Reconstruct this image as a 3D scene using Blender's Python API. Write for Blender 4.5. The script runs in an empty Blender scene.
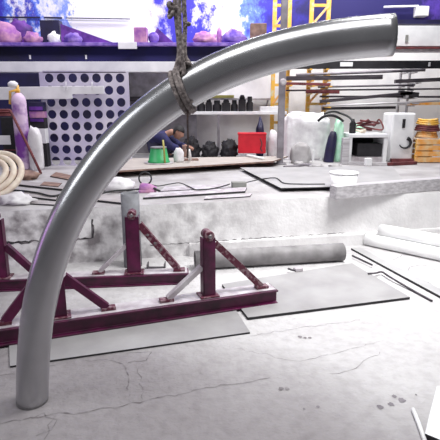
import bpy, bmesh, math, random
import numpy as np
from mathutils import Vector, Matrix, noise
random.seed(7)
S = bpy.context.scene
COL = S.collection
F = 470.0
PITCH = math.radians(13.75)
CP, SP = math.cos(PITCH), math.sin(PITCH)
CAMH = 1.5
H = 0.55            # height of the raised slab

# ---------------------------------------------------------------- geometry of the view (things below are placed and sized from image pixels)
def ray(px, py):
    a, u = (px - 220) / F, -(py - 220) / F
    return Vector((a, CP + u * SP, -SP + u * CP))
def P(px, py, z=0.0):
    r = ray(px, py)
    return Vector((0, 0, CAMH)) + r * ((z - CAMH) / r.z)
def W(px, py, Y):
    r = ray(px, py)
    return Vector((0, 0, CAMH)) + r * (Y / r.y)

# ---------------------------------------------------------------- materials
def mat(name, col, rough=.6, metal=0.0, col2=None, scale=8.0, lo=.35, hi=.65, bump=0.0, bscale=40.0, detail=5, spec=.5, stretch=None):
    m = bpy.data.materials.new(name); m.use_nodes = True
    nt = m.node_tree; b = nt.nodes['Principled BSDF']
    b.inputs['Roughness'].default_value = rough
    b.inputs['Metallic'].default_value = metal
    b.inputs['Specular IOR Level'].default_value = spec
    tc = nt.nodes.new('ShaderNodeTexCoord')
    src = tc.outputs['Object']
    if stretch:
        mp = nt.nodes.new('ShaderNodeMapping'); mp.inputs['Scale'].default_value = stretch
        nt.links.new(src, mp.inputs['Vector']); src = mp.outputs['Vector']
    n = nt.nodes.new('ShaderNodeTexNoise'); n.inputs['Scale'].default_value = scale; n.inputs['Detail'].default_value = detail
    nt.links.new(src, n.inputs['Vector'])
    r = nt.nodes.new('ShaderNodeValToRGB')
    c2 = col2 or tuple(c * .7 for c in col)
    r.color_ramp.elements[0].position = lo; r.color_ramp.elements[0].color = (*c2, 1)
    r.color_ramp.elements[1].position = hi; r.color_ramp.elements[1].color = (*col, 1)
    nt.links.new(n.outputs['Fac'], r.inputs['Fac'])
    nt.links.new(r.outputs['Color'], b.inputs['Base Color'])
    if bump:
        n2 = nt.nodes.new('ShaderNodeTexNoise'); n2.inputs['Scale'].default_value = bscale; n2.inputs['Detail'].default_value = 6
        nt.links.new(src, n2.inputs['Vector'])
        bp = nt.nodes.new('ShaderNodeBump'); bp.inputs['Strength'].default_value = bump; bp.inputs['Distance'].default_value = .02
        nt.links.new(n2.outputs['Fac'], bp.inputs['Height']); nt.links.new(bp.outputs['Normal'], b.inputs['Normal'])
    return m

def concrete_floor():
    m = mat('concrete_floor', (.58, .57, .575), .75, col2=(.49, .475, .48), scale=1.6, lo=.3, hi=.7, bump=.6, bscale=26)
    nt = m.node_tree; b = nt.nodes['Principled BSDF']
    base = b.inputs['Base Color'].links[0].from_socket
    tc = nt.nodes.new('ShaderNodeTexCoord')
    n = nt.nodes.new('ShaderNodeTexNoise'); n.inputs['Scale'].default_value = 14; n.inputs['Detail'].default_value = 8
    nt.links.new(tc.outputs['Object'], n.inputs['Vector'])
    r = nt.nodes.new('ShaderNodeValToRGB')
    r.color_ramp.elements[0].position = .32; r.color_ramp.elements[0].color = (.78, .765, .77, 1)
    r.color_ramp.elements[1].position = .56; r.color_ramp.elements[1].color = (1, 1, 1, 1)
    nt.links.new(n.outputs['Fac'], r.inputs['Fac'])
    mx = nt.nodes.new('ShaderNodeMix'); mx.data_type = 'RGBA'; mx.blend_type = 'MULTIPLY'; mx.inputs[0].default_value = .6
    nt.links.new(base, mx.inputs[6]); nt.links.new(r.outputs['Color'], mx.inputs[7])
    # fading light painted into the floor: colour darkens unevenly towards front left
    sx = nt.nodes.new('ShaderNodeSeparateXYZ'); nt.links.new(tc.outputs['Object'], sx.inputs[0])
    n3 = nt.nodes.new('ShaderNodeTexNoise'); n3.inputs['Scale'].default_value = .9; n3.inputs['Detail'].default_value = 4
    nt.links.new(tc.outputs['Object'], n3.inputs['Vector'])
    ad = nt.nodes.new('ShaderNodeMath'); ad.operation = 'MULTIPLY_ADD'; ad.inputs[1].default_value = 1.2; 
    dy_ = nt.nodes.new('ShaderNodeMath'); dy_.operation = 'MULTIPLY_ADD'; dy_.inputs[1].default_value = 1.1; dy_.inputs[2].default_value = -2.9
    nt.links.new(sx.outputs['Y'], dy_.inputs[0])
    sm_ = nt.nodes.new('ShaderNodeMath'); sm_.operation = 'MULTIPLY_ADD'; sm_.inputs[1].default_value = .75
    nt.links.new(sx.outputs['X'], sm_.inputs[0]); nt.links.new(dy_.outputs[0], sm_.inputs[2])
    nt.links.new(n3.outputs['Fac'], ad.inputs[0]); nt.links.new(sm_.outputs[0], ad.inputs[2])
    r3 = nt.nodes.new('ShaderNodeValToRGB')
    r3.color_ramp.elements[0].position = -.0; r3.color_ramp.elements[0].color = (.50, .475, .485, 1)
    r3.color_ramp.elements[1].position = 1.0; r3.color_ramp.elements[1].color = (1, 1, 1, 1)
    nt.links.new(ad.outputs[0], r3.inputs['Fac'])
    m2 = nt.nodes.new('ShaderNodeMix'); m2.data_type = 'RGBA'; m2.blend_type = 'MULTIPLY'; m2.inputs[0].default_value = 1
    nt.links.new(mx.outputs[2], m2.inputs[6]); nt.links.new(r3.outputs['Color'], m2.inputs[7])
    nt.links.new(m2.outputs[2], b.inputs['Base Color'])
    return m

def block_wall():
    m = mat('block_ledge', (.82, .81, .815), .85, col2=(.72, .705, .71), scale=2.2, bump=.3, bscale=30)
    nt = m.node_tree; b = nt.nodes['Principled BSDF']
    base = b.inputs['Base Color'].links[0].from_socket
    tc = nt.nodes.new('ShaderNodeTexCoord')
    n = nt.nodes.new('ShaderNodeTexNoise'); n.inputs['Scale'].default_value = 6.5; n.inputs['Detail'].default_value = 7
    nt.links.new(tc.outputs['Object'], n.inputs['Vector'])
    r = nt.nodes.new('ShaderNodeValToRGB')
    r.color_ramp.elements[0].position = .36; r.color_ramp.elements[0].color = (.30, .28, .29, 1)
    r.color_ramp.elements[1].position = .60; r.color_ramp.elements[1].color = (1, 1, 1, 1)
    nt.links.new(n.outputs['Fac'], r.inputs['Fac'])
    mx = nt.nodes.new('ShaderNodeMix'); mx.data_type = 'RGBA'; mx.blend_type = 'MULTIPLY'; mx.inputs[0].default_value = .7
    sx = nt.nodes.new('ShaderNodeSeparateXYZ'); nt.links.new(tc.outputs['Object'], sx.inputs[0])
    mr = nt.nodes.new('ShaderNodeMapRange'); mr.inputs['From Min'].default_value = -1.2; mr.inputs['From Max'].default_value = .6; mr.inputs['To Min'].default_value = 1.0; mr.inputs['To Max'].default_value = .15
    nt.links.new(sx.outputs['X'], mr.inputs['Value']); nt.links.new(mr.outputs['Result'], mx.inputs[0])
    nt.links.new(base, mx.inputs[6]); nt.links.new(r.outputs['Color'], mx.inputs[7])
    nt.links.new(mx.outputs[2], b.inputs['Base Color'])
    return m

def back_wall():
    # bright windows and blue fringing put into the colour, beside blue wall paint
    m = bpy.data.materials.new('window_light_paint'); m.use_nodes = True
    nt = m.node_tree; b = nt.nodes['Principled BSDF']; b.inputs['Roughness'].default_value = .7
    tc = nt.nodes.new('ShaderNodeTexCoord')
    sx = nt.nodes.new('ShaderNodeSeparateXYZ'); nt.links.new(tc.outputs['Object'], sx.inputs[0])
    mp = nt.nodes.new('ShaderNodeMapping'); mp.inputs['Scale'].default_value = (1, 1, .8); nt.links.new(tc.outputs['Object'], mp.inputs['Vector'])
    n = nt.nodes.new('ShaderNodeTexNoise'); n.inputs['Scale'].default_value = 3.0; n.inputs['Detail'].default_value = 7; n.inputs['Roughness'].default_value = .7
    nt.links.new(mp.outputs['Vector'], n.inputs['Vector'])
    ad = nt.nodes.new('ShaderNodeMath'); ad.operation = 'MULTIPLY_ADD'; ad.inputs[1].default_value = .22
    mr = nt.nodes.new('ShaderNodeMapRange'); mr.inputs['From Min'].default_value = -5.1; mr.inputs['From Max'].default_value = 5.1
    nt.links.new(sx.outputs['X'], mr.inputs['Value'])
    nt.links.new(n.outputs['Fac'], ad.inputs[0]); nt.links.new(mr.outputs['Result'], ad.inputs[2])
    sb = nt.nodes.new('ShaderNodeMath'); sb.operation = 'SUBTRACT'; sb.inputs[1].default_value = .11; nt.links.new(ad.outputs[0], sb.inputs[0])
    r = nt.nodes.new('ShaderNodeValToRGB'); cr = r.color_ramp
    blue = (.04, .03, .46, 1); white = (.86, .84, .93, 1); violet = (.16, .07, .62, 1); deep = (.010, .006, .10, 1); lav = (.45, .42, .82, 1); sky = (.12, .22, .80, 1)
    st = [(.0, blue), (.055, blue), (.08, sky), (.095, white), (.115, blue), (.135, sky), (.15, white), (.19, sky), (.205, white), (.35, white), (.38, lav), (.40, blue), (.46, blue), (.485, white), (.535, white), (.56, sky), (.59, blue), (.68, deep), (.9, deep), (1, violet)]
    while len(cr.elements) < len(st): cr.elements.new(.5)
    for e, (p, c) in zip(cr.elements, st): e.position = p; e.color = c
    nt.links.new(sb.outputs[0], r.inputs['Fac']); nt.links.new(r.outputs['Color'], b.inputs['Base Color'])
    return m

M = {}
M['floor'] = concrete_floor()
M['crack'] = mat('crack_dirt', (.13, .115, .12), .95, col2=(.30,.28,.29), scale=20)
M['stain'] = mat('oil_stain', (.24, .22, .24), .8)
M['ledge'] = block_wall()
M['joint'] = mat('dark_joint', (.045, .04, .045), .95, scale=10, col2=(.22, .20, .21), lo=.36, hi=.46)
M['slab'] = mat('slab_concrete', (.48, .465, .47), .8, col2=(.32, .30, .305), scale=2.2, bump=.3, bscale=25)
M['window_wall'] = back_wall()
M['plaster'] = mat('white_plaster', (.84, .83, .84), .85, col2=(.62, .60, .62), scale=1.8, lo=.3, hi=.55, bump=.2)
M['pipe'] = mat('mill_steel', (.52, .52, .535), .26, .9, col2=(.43, .43, .445), scale=5, bump=.07, bscale=9, spec=.6)
M['pipe_in'] = mat('rusty_bore', (.10, .08, .07), .9)
M['maroon'] = mat('maroon_paint', (.10, .002, .046), .42, 0, col2=(.038, .001, .019), scale=9, bump=.08)
M['maroon_worn'] = mat('worn_maroon_paint', (.10, .015, .035), .5, .2, col2=(.24, .15, .17), scale=30, lo=.40, hi=.5)
M['bare'] = mat('bare_or_lit_steel', (.60, .57, .59), .55, .2, col2=(.38, .33, .36), scale=10)  # bare steel; also paints the light on stand tops and left braces
M['bolt'] = mat('bolt_steel', (.35, .33, .34), .4, .8)
M['plate'] = mat('floor_plate_steel', (.365, .357, .36), .65, .1, col2=(.29, .28, .285), scale=3, bump=.1)
M['barplate'] = mat('scaled_flat_bar', (.46, .455, .46), .6, .1, col2=(.38, .375, .38), scale=4)
M['plate_edge'] = mat('dark_cut_edge', (.03, .028, .032), .8)
M['rope'] = mat('grey_rope', (.40, .345, .33), .9, col2=(.15, .125, .125), scale=60, bump=.8, bscale=90)
M['rope2'] = mat('brown_rope', (.16, .11, .10), .9, col2=(.07, .05, .05), scale=60, bump=.8, bscale=90)
M['darkpipe'] = mat('dark_steel_pipe', (.27, .26, .265), .6, 0, col2=(.14, .13, .135), scale=6)
M['greytube'] = mat('grey_tube', (.24, .245, .265), .75, .1, col2=(.14, .14, .155), scale=9)
M['white'] = mat('white_paint', (.86, .86, .87), .5, col2=(.72, .72, .74), scale=4)
M['pvc'] = mat('white_pvc', (.88, .88, .88), .35, col2=(.80, .80, .81), scale=3)
M['cyl'] = mat('worn_violet_paint', (.74, .56, .76), .5, col2=(.20, .04, .34), scale=3.2, lo=.42, hi=.56)
M['cream'] = mat('cream_hose', (.80, .72, .60), .6, col2=(.66, .54, .44), scale=12)
M['black'] = mat('black_grime', (.018, .016, .02), .7, col2=(.008, .007, .01))
M['navy'] = mat('navy_paint', (.016, .014, .08), .5, col2=(.008, .006, .03), scale=3)
M['girder'] = mat('girder_paint', (.004, .002, .075), .7, col2=(.002, .001, .012), scale=1.5, lo=.3, hi=.6)
M['purple'] = mat('violet_paint', (.17, .04, .36), .55, col2=(.05, .01, .15), scale=6)
M['pink'] = mat('dusty_pink', (.58, .30, .44), .75, col2=(.28, .09, .36), scale=7)
M['lilac'] = mat('lilac_cloth', (.34, .22, .60), .8, col2=(.08, .03, .34), scale=7)
M['yellow'] = mat('yellow_paint', (.78, .43, .06), .5, col2=(.62, .55, .35), scale=14, lo=.3, hi=.5)
M['olive'] = mat('olive_yellow', (.42, .38, .10), .6)
M['orange'] = mat('orange_paint', (.85, .33, .04), .6, col2=(.80, .55, .28), scale=8)
M['red'] = mat('red_plastic', (.66, .012, .03), .45, col2=(.52, .006, .02), scale=5)
M['redbrown'] = mat('red_oxide', (.20, .045, .05), .7, col2=(.09, .02, .025), scale=9)
M['green'] = mat('green_plastic', (.02, .34, .10), .4, col2=(.015, .24, .075), scale=6)
M['mint'] = mat('mint_plastic', (.66, .90, .74), .5, col2=(.40, .82, .55), scale=7)
M['wood'] = mat('pale_board', (.50, .45, .41), .75, col2=(.34, .30, .28), scale=4, stretch=(1, 12, 12))
M['greywood'] = mat('grey_plank', (.46, .43, .43), .8, col2=(.26, .23, .24), scale=5, stretch=(1, 10, 10))
M['brown'] = mat('brown_scrap', (.30, .19, .15), .8, col2=(.14, .08, .07), scale=9)
M['rubber'] = mat('black_rubber', (.02, .02, .022), .6)
M['greysteel'] = mat('grey_column_paint', (.30, .28, .31), .55, .2, col2=(.18, .16, .18), scale=6)
M['barsteel'] = mat('dark_bar_stock', (.035, .03, .038), .5, .3, col2=(.10, .085, .10), scale=10, stretch=(.4, 5, 5))
M['barlight'] = mat('light_bar_stock', (.62, .60, .62), .45, .3, col2=(.40, .38, .40), scale=8, stretch=(.3, 5, 5))
M['skin'] = mat('skin', (.42, .22, .16), .6)
M['hair'] = mat('black_hair', (.012, .010, .012), .7)
M['bluecloth'] = mat('blue_work_jacket', (.02, .02, .10), .85, col2=(.01, .01, .045), scale=10, bump=.4, bscale=20)
M['darkcloth'] = mat('dark_trousers', (.025, .024, .06), .85, col2=(.012, .012, .03), scale=10, bump=.4, bscale=20)
M['sack'] = mat('white_sack', (.80, .79, .80), .85, col2=(.58, .55, .58), scale=5, bump=.5, bscale=15)
M['greybox'] = mat('grey_green_box', (.26, .265, .25), .6, col2=(.2, .2, .19))

# ---------------------------------------------------------------- mesh helpers
def frame_from(d):
    d = d.normalized()
    up = Vector((0, 0, 1)) if abs(d.z) < .95 else Vector((1, 0, 0))
    a = d.cross(up).normalized(); b = a.cross(d).normalized()
    return a, b
def box(bm, c, s, rot=None, bev=0.0, rz=0.0, mi=0):
    R = rot if rot is not None else Matrix.Rotation(rz, 3, 'Z')
    c = Vector(c); vs = []
    for dx in (-.5, .5):
        for dy in (-.5, .5):
            for dz in (-.5, .5):
                vs.append(bm.verts.new(c + R @ Vector((dx * s[0], dy * s[1], dz * s[2]))))
    fs = [(0, 1, 3, 2), (4, 6, 7, 5), (0, 4, 5, 1), (2, 3, 7, 6), (0, 2, 6, 4), (1, 5, 7, 3)]
    faces = [bm.faces.new([vs[i] for i in f]) for f in fs]
    for f in faces: f.material_index = mi
    if bev:
        es = list({e for f in faces for e in f.edges})
        bmesh.ops.bevel(bm, geom=es, offset=bev, segments=2, affect='EDGES', profile=.5)
def beam(bm, a, b, w, h, bev=0.0, up=None):
    a, b = Vector(a), Vector(b); d = b - a
    x = d.normalized(); u = Vector(up) if up else Vector((0, 0, 1))
    if abs(x.dot(u)) > .98: u = Vector((0, 1, 0))
    y = u.cross(x).normalized(); z = x.cross(y)
    R = Matrix((x, y, z)).transposed()
    box(bm, (a + b) / 2, (d.length, w, h), rot=R, bev=bev)
def tube(bm, pts, r, seg=12, cap=True, closed=False, flat=1.0, mi=0):
    pts = [Vector(p) for p in pts]; n = len(pts)
    rs = r if isinstance(r, (list, tuple)) else [r] * n
    rings = []; prev = None
    for i, p in enumerate(pts):
        if closed: t = pts[(i + 1) % n] - pts[i - 1]
        else: t = pts[min(i + 1, n - 1)] - pts[max(i - 1, 0)]
        t.normalize()
        if prev is None: a, b = frame_from(t)
        else:
            a = prev - t * prev.dot(t)
            if a.length < 1e-6: a, _ = frame_from(t)
            a.normalize(); b = a.cross(t) * -1
            b = t.cross(a)
        prev = a
        rings.append([bm.verts.new(p + (a * math.cos(2 * math.pi * k / seg) + t.cross(a) * math.sin(2 * math.pi * k / seg) * flat) * rs[i]) for k in range(seg)])
    m = n if closed else n - 1
    for i in range(m):
        A, B = rings[i], rings[(i + 1) % n]
        for k in range(seg):
            f = bm.faces.new((A[k], A[(k + 1) % seg], B[(k + 1) % seg], B[k])); f.smooth = True; f.material_index = mi
    if cap and not closed:
        for rg, rev in ((rings[0], True), (rings[-1], False)):
            f = bm.faces.new(rg[::-1] if rev else rg); f.material_index = mi
    return rings
def lathe(bm, c, prof, seg=24, axis=None, mi=0):
    """prof: list of (radius, height) from bottom to top; closes ends when radius > 0"""
    c = Vector(c); R = Matrix.Identity(3)
    if axis is not None: R = Vector((0, 0, 1)).rotation_difference(Vector(axis)).to_matrix()
    rings = []
    for r, h in prof:
        rings.append([bm.verts.new(c + R @ Vector((r * math.cos(2 * math.pi * k / seg), r * math.sin(2 * math.pi * k / seg), h))) for k in range(seg)])
    for A, B in zip(rings, rings[1:]):
        for k in range(seg):
            f = bm.faces.new((A[k], A[(k + 1) % seg], B[(k + 1) % seg], B[k])); f.smooth = True; f.material_index = mi
    bm.faces.new(rings[0][::-1]); bm.faces.new(rings[-1])
def prism(bm, poly, z0, z1, mi_top=0, mi_side=0):
    lo = [bm.verts.new((p[0], p[1], z0)) for p in poly]; hi = [bm.verts.new((p[0], p[1], z1)) for p in poly]
    n = len(poly)
    area = sum(poly[i][0] * poly[(i + 1) % n][1] - poly[(i + 1) % n][0] * poly[i][1] for i in range(n))
    if area < 0: lo.reverse(); hi.reverse()
    f = bm.faces.new(hi); f.material_index = mi_top
    f = bm.faces.new(lo[::-1]); f.material_index = mi_side
    for i in range(n):
        f = bm.faces.new((lo[i], lo[(i + 1) % n], hi[(i + 1) % n], hi[i])); f.material_index = mi_side
def extrude_profile(bm, prof, a, b):
    """prof: closed list of (w, z) swept horizontally from a to b (base line)"""
    a, b = Vector(a), Vector(b); d = (b - a); d.z = 0; d.normalize(); w = Vector((-d.y, d.x, 0))
    A = [bm.verts.new(a + w * p[0] + Vector((0, 0, p[1]))) for p in prof]
    B = [bm.verts.new(b + w * p[0] + Vector((0, 0, p[1]))) for p in prof]
    n = len(prof)
    for i in range(n): bm.faces.new((A[i], B[i], B[(i + 1) % n], A[(i + 1) % n]))
    bm.faces.new(A); bm.faces.new(B[::-1])
    bmesh.ops.recalc_face_normals(bm, faces=bm.faces[:])
def lump(bm, c, s, seed=0, rough=.25, freq=2.2, sub=3, power=1.0):
    """soft heap: squashed ball with folds and a flat underside at c.z"""
    c = Vector(c)
    g = bmesh.ops.create_icosphere(bm, subdivisions=sub, radius=1.0)
    off = Vector((seed * 7.3, seed * 3.1, seed * 1.7))
    for v in g['verts']:
        q = v.co.normalized()
        k = 1 + rough * noise.noise(q * freq + off) + rough * .5 * noise.noise(q * freq * 2.7 + off)
        q = Vector((math.copysign(abs(q.x) ** power, q.x), math.copysign(abs(q.y) ** power, q.y), math.copysign(abs(q.z) ** power, q.z))) * k
        z = max(q.z, -.55)
        v.co = c + Vector((q.x * s[0] / 2, q.y * s[1] / 2, (z + .55) * s[2] / 1.55))
    for f in bm.faces: f.smooth = True
def catmull(pts, n=8, closed=False):
    pts = [Vector(p) for p in pts]; out = []; L = len(pts)
    for i in range(L if closed else L - 1):
        if closed: p0, p1, p2, p3 = pts[i - 1], pts[i], pts[(i + 1) % L], pts[(i + 2) % L]
        else: p0, p1, p2, p3 = pts[max(i - 1, 0)], pts[i], pts[i + 1], pts[min(i + 2, L - 1)]
        for k in range(n):
            t = k / n
            out.append(.5 * ((2 * p1) + (p2 - p0) * t + (2 * p0 - 5 * p1 + 4 * p2 - p3) * t * t + (3 * p1 - p0 - 3 * p2 + p3) * t ** 3))
    if not closed: out.append(pts[-1])
    return out

ORI = {}
def origin(o): return ORI.get(o.name, Vector((0, 0, 0)))
def obj(name, bm, mats, parent=None, base=None, smooth=False, label=None):
    """links bm (world coordinates) as ONE mesh object"""
    if not isinstance(mats, (list, tuple)): mats = [mats]
    if base is None:
        if parent is not None: base = origin(parent)
        else:
            xs = [v.co for v in bm.verts]
            base = Vector(((min(v.x for v in xs) + max(v.x for v in xs)) / 2, (min(v.y for v in xs) + max(v.y for v in xs)) / 2, min(v.z for v in xs)))
    base = Vector(base)
    for v in bm.verts: v.co -= base
    me = bpy.data.meshes.new(name); bm.to_mesh(me); bm.free()
    for m in mats: me.materials.append(m)
    if smooth:
        for p in me.polygons: p.use_smooth = True
    o = bpy.data.objects.new(name, me); COL.objects.link(o)
    if parent is not None:
        o.parent = parent; o.location = base - origin(parent)
    else: o.location = base
    ORI[o.name] = base
    if label: o['label'] = label
    return o
def thing(name, loc, label, cat, group=None):
    o = bpy.data.objects.new(name, None); o.empty_display_size = .1; COL.objects.link(o)
    o.location = loc; ORI[o.name] = Vector(loc)
    return tag(o, label, cat, group)
def tag(o, label, cat, group=None):
    o['label'] = label; o['category'] = cat
    if group: o['group'] = group
    return o
def struct(name, bm, mats, base=(0, 0, 0), parent=None):
    o = obj(name, bm, mats, parent, base); o['kind'] = 'structure'; return o
def NB(): return bmesh.new()

# ================================================================ THE SETTING
LA, LB = P(60, 264), P(350, 244.5)
LS = (LB.y - LA.y) / (LB.x - LA.x)
LD = (LB - LA).normalized(); LN = Vector((-LD.y, LD.x, 0))
def ly(x): return LA.y + (x - LA.x) * LS      # front of the ledge
def LW(px, py, off=0.0):                       # point on its face
    r = ray(px, py); o = Vector((0, 0, CAMH)); t = (LA + LN * off - o).dot(LN) / r.dot(LN); return o + r * t
bm = NB()
fl = [(-7, -1.5), (7, -1.5), (7, ly(7) + .2), (-7, ly(-7) + .2)]
prism(bm, fl, -.15, 0)
def ribbon(bm, pxs, w, mi, z=.0015, jit=.012, seed=1):
    rnd = random.Random(seed)
    pts = [P(*q) for q in pxs]; ext = []
    for a, b in zip(pts, pts[1:]):
        k = max(2, int((b - a).length / .035))
        for i in range(k):
            p = a.lerp(b, i / k); ext.append(p + Vector((rnd.uniform(-jit, jit), rnd.uniform(-jit, jit), 0)))
    ext.append(pts[-1])
    L = []
    for i, p in enumerate(ext):
        d = (ext[min(i + 1, len(ext) - 1)] - ext[max(i - 1, 0)]).normalized(); nrm = Vector((-d.y, d.x, 0))
        ww = w * rnd.uniform(.2, 1.0)
        L.append((bm.verts.new((p.x + nrm.x * ww, p.y + nrm.y * ww, z)), bm.verts.new((p.x - nrm.x * ww, p.y - nrm.y * ww, z))))
    for (a, b), (c, d) in zip(L, L[1:]):
        f = bm.faces.new((a, b, d, c)); f.material_index = mi
        if f.normal.z < 0: f.normal_flip()
ribbon(bm, [(-5, 424), (30, 418), (56, 414), (75, 413), (110, 408), (160, 398), (220, 386), (270, 378)], .006, 1, seed=2)
ribbon(bm, [(0, 376), (25, 371), (62, 363)], .005, 1, seed=3)
ribbon(bm, [(57, 414), (50, 425), (44, 440)], .005, 1, seed=4)
ribbon(bm, [(30, 420), (42, 414), (55, 420), (50, 430), (36, 436)], .004, 1, seed=5)
ribbon(bm, [(84, 361), (108, 360), (122, 364), (128, 372), (127, 385), (132, 402)], .005, 1, seed=6)
ribbon(bm, [(127, 355), (133, 352), (152, 352), (148, 360), (128, 363)], .005, 1, seed=8)
ribbon(bm, [(138, 366), (141, 380), (143, 400)], .003, 1, seed=9)
ribbon(bm, [(250, 336), (300, 328), (360, 320)], .002, 1, seed=10)
ribbon(bm, [(220, 345), (300, 362), (385, 340)], .0015, 1, seed=11)
ribbon(bm, [(330, 374), (352, 371), (380, 352)], .002, 1, seed=12)
ribbon(bm, [(394, 260), (402, 255), (412, 255), (420, 259)], .004, 2, seed=13)
ribbon(bm, [(372, 268), (381, 262), (392, 261)], .004, 2, seed=14)
ribbon(bm, [(404, 272), (412, 266), (424, 265), (436, 270)], .004, 2, seed=15)
def blot(bm, px, py, r, seed, mi=2):
    c = P(px, py); rnd = random.Random(seed)
    vs = [bm.verts.new((c.x + r * rnd.uniform(.7, 1.2) * math.cos(k * .5236), c.y + r * 1.1 * rnd.uniform(.7, 1.2) * math.sin(k * .5236), .002)) for k in range(12)]
    f = bm.faces.new(vs); f.material_index = mi
for i, (x, y, r) in enumerate([(380, 407, .016), (391, 404.5, .016), (402, 400.5, .02), (394.5, 396.5, .013), (416, 395, .006), (318, 407, .009), (413, 410, .007), (304, 409, .008), (300, 337, .018), (305, 338, .012), (310, 338, .012), (281, 389, .016), (287, 389, .014)]):
    blot(bm, x, y, r, i, 1 if 8 <= i <= 12 else 2)
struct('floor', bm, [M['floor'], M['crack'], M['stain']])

# raised ledge: block face, lower step and slab on top
bm = NB()
zt = H
poly = [(-7, ly(-7)), (7, ly(7)), (7, 10.6), (-7, 10.6)]
prism(bm, poly, -.1, zt - .002, 1, 0)
# mortar joints of the blocks on the left, a long construction joint on the right
def joint(bm, pts, w, seed, off):
    rnd = random.Random(seed); ext = []
    for a, b in zip(pts, pts[1:]):
        a, b = LW(*a, off), LW(*b, off); k = max(2, int((b - a).length / .03))
        for i in range(k):
            p = a.lerp(b, i / k); ext.append(p + Vector((rnd.uniform(-.006, .006), 0, rnd.uniform(-.008, .008))))
    ext.append(LW(*pts[-1], off)); L = []
    for i, p in enumerate(ext):
        d = (ext[min(i + 1, len(ext) - 1)] - ext[max(i - 1, 0)]).normalized(); nrm = Vector((-d.z, 0, d.x)); ww = w * rnd.uniform(.15, 1)
        L.append((bm.verts.new(p + nrm * ww), bm.verts.new(p - nrm * ww)))
    for (a, b), (c, d) in zip(L, L[1:]):
        f = bm.faces.new((a, b, d, c)); f.material_index = 2
joint(bm, [(8, 243), (25, 242), (45, 240), (70, 240), (92, 238)], .018, 1, -.002)
joint(bm, [(92, 220), (92.5, 238)], .018, 2, -.002)
joint(bm, [(-30, 244), (8, 243)], .018, 3, -.002)
joint(bm, [(94, 268), (105, 266), (122, 265)], .022, 5, -.002)
joint(bm, [(150, 245.5), (262, 238), (310, 235.5), (345, 233)], .005, 6, -.002)
struct('trim_1', bm, [M['ledge'], M['slab'], M['joint']])
bm = NB()
sa, sb_ = LW(188, 242.5), LW(470, 226)
a, b = Vector((sa.x, sa.y, 0)), Vector((sb_.x, sb_.y, 0))
extrude_profile(bm, [(-.05, -.05), (.02, -.05), (.02, sa.z - .005), (-.05, sa.z - .005)], a, b)
bmesh.ops.bevel(bm, geom=[e for e in bm.edges], offset=.01, segments=2, affect='EDGES')
struct('trim_2', bm, M['ledge'])

# back wall: white plaster low, upper part coloured blue and white for window light
WY = 10.3
zc = W(220, 50, WY).z
bm = NB(); box(bm, (0, WY + .1, (H + zc) / 2), (16, .2, zc - H)); struct('wall_back', bm, M['plaster'])
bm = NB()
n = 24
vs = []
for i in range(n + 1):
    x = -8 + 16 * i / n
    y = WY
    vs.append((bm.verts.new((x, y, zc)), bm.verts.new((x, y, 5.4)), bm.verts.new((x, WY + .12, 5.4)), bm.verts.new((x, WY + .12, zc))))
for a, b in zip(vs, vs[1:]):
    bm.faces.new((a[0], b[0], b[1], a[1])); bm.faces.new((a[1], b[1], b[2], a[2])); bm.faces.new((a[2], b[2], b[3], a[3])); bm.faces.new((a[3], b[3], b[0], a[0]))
struct('wall_back_upper', bm, M['window_wall'])
# wall rail seen as a dark dashed line high on the left
bm = NB()
beam(bm, W(-20, 17, WY - .06), W(40, 17.5, WY - .06), .03, .028); beam(bm, W(44, 17.5, WY - .06), W(62, 18, WY - .06), .03, .03)
beam(bm, W(66, 18, WY - .06), W(130, 19, WY - .06), .03, .016)
struct('trim_3', bm, M['navy'])

# ================================================================ THE BIG BENT PIPE
base = P(32.3, 401)
r_end = ray(397, 36)
pa = base; Yend = 1.96
pe = W(393, 35, Yend)
dirp = Vector((pe.x - pa.x, pe.y - pa.y, 0)).normalized(); npl = Vector((-dirp.y, dirp.x, 0))
def on_plane(px, py):
    r = ray(px, py); o = Vector((0, 0, CAMH)); t = (pa - o).dot(npl) / r.dot(npl); return o + r * t
cl = [(32.3, 401), (34.5, 350), (38.2, 310), (45, 280), (54.5, 250), (77, 200), (92, 178), (114.5, 149), (139, 123), (160, 107), (182, 93), (212, 76), (245.5, 61), (275, 52), (302, 46), (351, 40), (393, 35)]
q = [on_plane(*c) for c in cl]
q[0].z = 0
sl = np.array([(p - pa).dot(dirp) for p in q]); zl = np.array([p.z for p in q])
tt = np.concatenate([[0], np.cumsum(np.hypot(np.diff(sl), np.diff(zl)))]); tt /= tt[-1]
wgt = np.ones(len(tt)); wgt[0] = wgt[-1] = 6
cs, cz = np.polyfit(tt, sl, 5, w=wgt), np.polyfit(tt, zl, 5, w=wgt)
tf = np.linspace(0, 1, 72)
PIPE = [Vector((pa.x, pa.y, 0)) + dirp * float(np.polyval(cs, t)) + Vector((0, 0, float(np.polyval(cz, t)))) for t in tf]
PIPE[0].z = 0.0
PR = .0795
def pipe_at(px):
    return min(PIPE, key=lambda p: abs((220 + F * p.x / (p.y * CP - (p.z - CAMH) * SP)) - px))
bm = NB()
out = tube(bm, PIPE, PR, 40, cap=False)
inn = tube(bm, PIPE, PR - .008, 40, cap=False, mi=1)
for k in range(40):
    for a, b, rev in ((out[0], inn[0], False), (out[-1], inn[-1], True)):
        f = bm.faces.new((a[k], a[(k + 1) % 40], b[(k + 1) % 40], b[k])); f.material_index = 0
bmesh.ops.recalc_face_normals(bm, faces=bm.faces[:])
o = obj('bent_pipe', bm, [M['pipe'], M['pipe_in']], base=(pa.x, pa.y, 0))
tag(o, 'huge grey steel pipe bent in a quarter arc, standing on the floor', 'pipe')

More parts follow.
